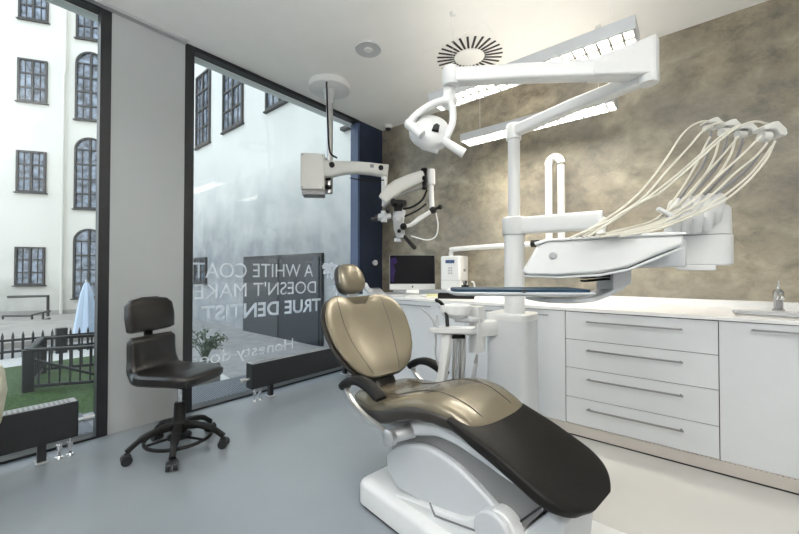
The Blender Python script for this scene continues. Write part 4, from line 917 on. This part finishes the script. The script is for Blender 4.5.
hs = [[(576, 237, 1.27), (606, 219, 1.3), (632, 200, 1.35), (650, 181, 1.42), (668, 156, 1.5), (682, 135, 1.58), (694, 124.5, 1.61), (706, 121, 1.62), (715, 124, 1.62)],
      [(582, 237, 1.27), (615, 217, 1.3), (644, 197, 1.36), (668, 170, 1.44), (688, 148, 1.51), (704, 130, 1.56), (718, 123, 1.58), (731, 124, 1.58)],
      [(587, 237, 1.25), (620, 216, 1.28), (650, 196, 1.33), (678, 174, 1.39), (700, 155, 1.45), (720, 137, 1.49), (738, 126, 1.52), (752, 126, 1.54)],
      [(570, 238, 1.25), (606, 222, 1.27), (640, 203, 1.30), (662, 191, 1.34), (697, 161, 1.38), (724, 137, 1.41), (741, 125.5, 1.42), (756, 121.5, 1.43), (768, 124, 1.44)],
      [(710, 137, 1.61), (705, 146, 1.6), (697, 163, 1.57), (686, 182, 1.53), (673, 201, 1.47), (664, 213, 1.42), (640, 227, 1.33), (600, 234.5, 1.28)],
      [(719, 141, 1.57), (714, 158, 1.55), (704, 176, 1.52), (688, 197, 1.47), (668, 213.5, 1.42), (645, 226, 1.34), (596, 235, 1.27)],
      [(736, 137, 1.53), (730, 156, 1.52), (716, 177, 1.5), (695, 199, 1.45), (670, 215, 1.40), (640, 229, 1.31), (605, 235, 1.27)],
      [(741, 134, 1.54), (722, 156, 1.51), (703, 177, 1.48), (684, 199, 1.45), (668, 211, 1.41), (650, 222, 1.35), (612, 232, 1.28)],
      [(761, 136, 1.43), (742, 155, 1.43), (716, 178, 1.42), (694, 200, 1.41), (672, 216, 1.38), (650, 226, 1.33), (615, 234, 1.28)],
      [(767, 143, 1.43), (755, 157, 1.43), (735, 173, 1.42), (709, 197, 1.40), (678, 215, 1.37), (650, 227.5, 1.32), (610, 236, 1.27)],
      [(772, 146, 1.42), (761, 162, 1.42), (744, 180, 1.41), (716, 201, 1.39), (684, 217, 1.36), (650, 229, 1.30), (600, 237, 1.26)],
      [(775, 141, 1.42), (766, 160, 1.41), (747, 182, 1.40), (722, 202, 1.38), (690, 217, 1.35), (655, 230, 1.29), (620, 236, 1.26)]]
for h_ in hs:
    q = MB(); q.tube(spl([P(*p) for p in h_], 7), .0043, 8); q.build('hose', M['hose'], dl)
q = MB(); q.strip([P(658, 208.5, 1.37), P(673, 217, 1.37)], .018, .014); q.strip([P(668, 219, 1.37), P(671, 213, 1.37)], .014, .012); q.build('hose_clip', M['white'], dl)

# tray with blue mat
tk = P(520, 293, 1.34)
ty = thing('instrument_tray', 'flat white tray with dark blue mat hanging below the console', 'tray', tuple(tk))
TMx = Matrix.Translation(P(519, 293.5, 1.34)) @ Matrix.Rotation(YAW-R(3), 4, 'Z'); kx = 1.34/360
q = MB(TMx); tpf = rpoly([(-72*kx, -.12, .05), (62*kx, -.14, .05), (62*kx, .12, .05), (-72*kx, .10, .05)], .05, 6)
q.rings([[Vector((p[0]*k_, p[1]*k_, z)) for p in tpf] for z, k_ in ((-.002, .93), (.003, .985), (.009, 1.0), (.0115, .985), (.008, .96))]); q.build('tray', M['lgrey'], ty)
q = MB(TMx); q.rings([[Vector((p[0]*.93, p[1]*.9, z)) for p in tpf] for z in (.0085, .020)]); q.build('blue_mat', M['bluepad'], ty)
q = MB(TMx); q.cbox(Vector((-.018, -.128, .0145)), .013, .006, .009); q.build('catch', M['black'], ty)
q = MB(); q.strip(spl([P(535, 299, 1.40), P(565, 300, 1.44), P(590, 297, 1.46), P(612, 288, 1.46), P(618, 282, 1.46)], 4), .12, [.012]+[.022]*15+[.03], n=14, ex=.4); q.build('tray_arm', M['lgrey'], ty)
q = MB(); q.prism([((px-600)*1.46/360, (255-py)*1.46/360) for px, py in ((604, 290), (622, 283), (622, 267), (604, 274))], P(600, 255, 1.46), rv, zv, f0, -.06, .06); q.build('tray_bracket', M['lgrey'], ty, bevel=.004)
q = MB(); q.strip([P(583, 277, 1.42), P(606, 275, 1.42)], .06, .014); q.strip([P(584, 281, 1.42), P(606, 279, 1.42)], .06, .008); q.build('drawer_slot', M['rubber'], ty)

# ============================================================ OPERATING LIGHT
ol = thing('operating_light', 'white dental operating light on a long jointed arm above the chair', 'operating lamp', (px_, py_, 2.0))
top_ = Vector((px_, py_, 2.0)); el = P(648, 73, 1.64); el.z = 2.06
q = MB(); q.lathe([(.0372, -.01), (.046, -.008), (.048, .08), (.042, .09), (0, .092)], top_); q.build('post_joint', M['white'], ol)
q = MB(); dirn = (el-top_); dirn.z = 0; dirn.normalize()
q.strip([top_+zv*.045, top_.lerp(el, .5)+zv*.02, Vector((el.x, el.y, 2.04))], .065, .065, ex=.35, n=20); q.build('swing_arm', M['white'], ol)
zE0, zE1 = 2.005, 2.20
q = MB(); q.lathe([(0, 0), (.040, 0), (.043, .006), (.043, zE1-zE0-.008), (.038, zE1-zE0), (0, zE1-zE0)], (el.x, el.y, zE0), n=28); q.build('elbow', M['white'], ol)
le = P(451, 77, 1.78); zB = le.z; ep = Vector((el.x, el.y, 2.08)); le2 = Vector((le.x, le.y, zB))
q = MB(); q.strip([ep, ep.lerp(le2, .5), le2], [.075, .07, .065], [.09, .078, .075], ex=.35, n=20); q.build('spring_arm', M['white'], ol)
dr = (le2-ep); dr.z = 0; dr.normalize(); sdv = Vector((-dr.y, dr.x, 0))
q = MB(); q.prism([(-.02, .135), (.02, .12), (.25, .045), (.25, -.03), (.0, -.045), (-.02, -.04)], ep, dr, zv, sdv, -.042, .042); q.build('elbow_cover', M['white'], ol, bevel=.008)
q = MB(); q.lathe([(.038, -.045), (.042, -.038), (.042, .04), (.035, .046), (0, .048)], le2); q.build('end_joint', M['white'], ol)
tl_ = 1.80
q = MB(); q.tube([P(449, 84, tl_), P(449, 99, tl_)], .026, 12, r2=.032); q.ball(P(449, 101, tl_), .042); q.build('drop_joint', M['white'], ol)
for pts, nm in (([(448, 102), (440, 102), (428, 107), (418, 114), (411, 121), (409, 126)], 'a'), ([(450, 102), (452.5, 110), (452.5, 122), (449, 132), (444, 141)], 'b')):
    q = MB(); q.strip(spl([P(x, y, tl_-.04) for x, y in pts], 4), .035, .045 if nm == 'a' else .035, up=tuple(f0), ex=.7, n=12); q.build('yoke', M['white'], ol)
hc_ = P(431, 129, tl_-.02); hax = (-f0*.75+zv*.42+rv*.10).normalized()
q = MB(); q.lathe([(0, .035), (.05, .033), (.085, .018), (.103, -.006), (.106, -.03), (.10, -.048), (.095, -.048), (.08, -.03), (0, -.028)], hc_, hax, n=36); hd2 = q.build('lamp_head', M['white'], ol)
cth = P(436, 149, tl_-.02)
q = MB(); q.strip([hc_-rv*.085-zv*.02, hc_-zv*.075-rv*.03, hc_+rv*.04-zv*.095], .06, [.035, .045, .03], up=tuple(f0), ex=.6); q.build('lower_housing', M['white'], hd2)
q = MB(); c_ = hc_+hax*.0375+rv*.012-(zv-hax*hax.z)*.038; ry_ = hax.cross(rv).normalized(); rx_ = ry_.cross(hax).normalized()
q.prism([(-.020, -.022), (.012, -.028), (.020, .012), (.006, .026), (-.010, .012)], c_, rx_, -ry_ if ry_.z < 0 else ry_, hax, -.006, .004); q.build('latch', M['black'], hd2, smooth=False)
q = MB(); q.cyl(P(409, 124, tl_-.08), P(422, 135, tl_-.10), .024, .022, n=18); q.ball(P(409, 124, tl_-.08), .024); q.build('handle', M['white'], ol)
q = MB(); q.cyl(P(442, 140, tl_-.06), P(464, 153.5, tl_-.06), .019, .023, n=18); q.build('handle', M['white'], ol)

# ============================================================ GROUPS
for pre, g in (('pendant_lamp', 'louvred pendant lamps'), ('radiator', 'low black radiators'), ('base_cabinet', 'white base cabinets'), ('window_lettering', 'lettering on the window glass'), ('floor_grating', 'floor gratings outside the windows'), ('apartment_building', 'houses round the courtyard')):
    for o in SC.objects:
        if o.parent is None and o.name.split('.')[0] == pre: o['group'] = g
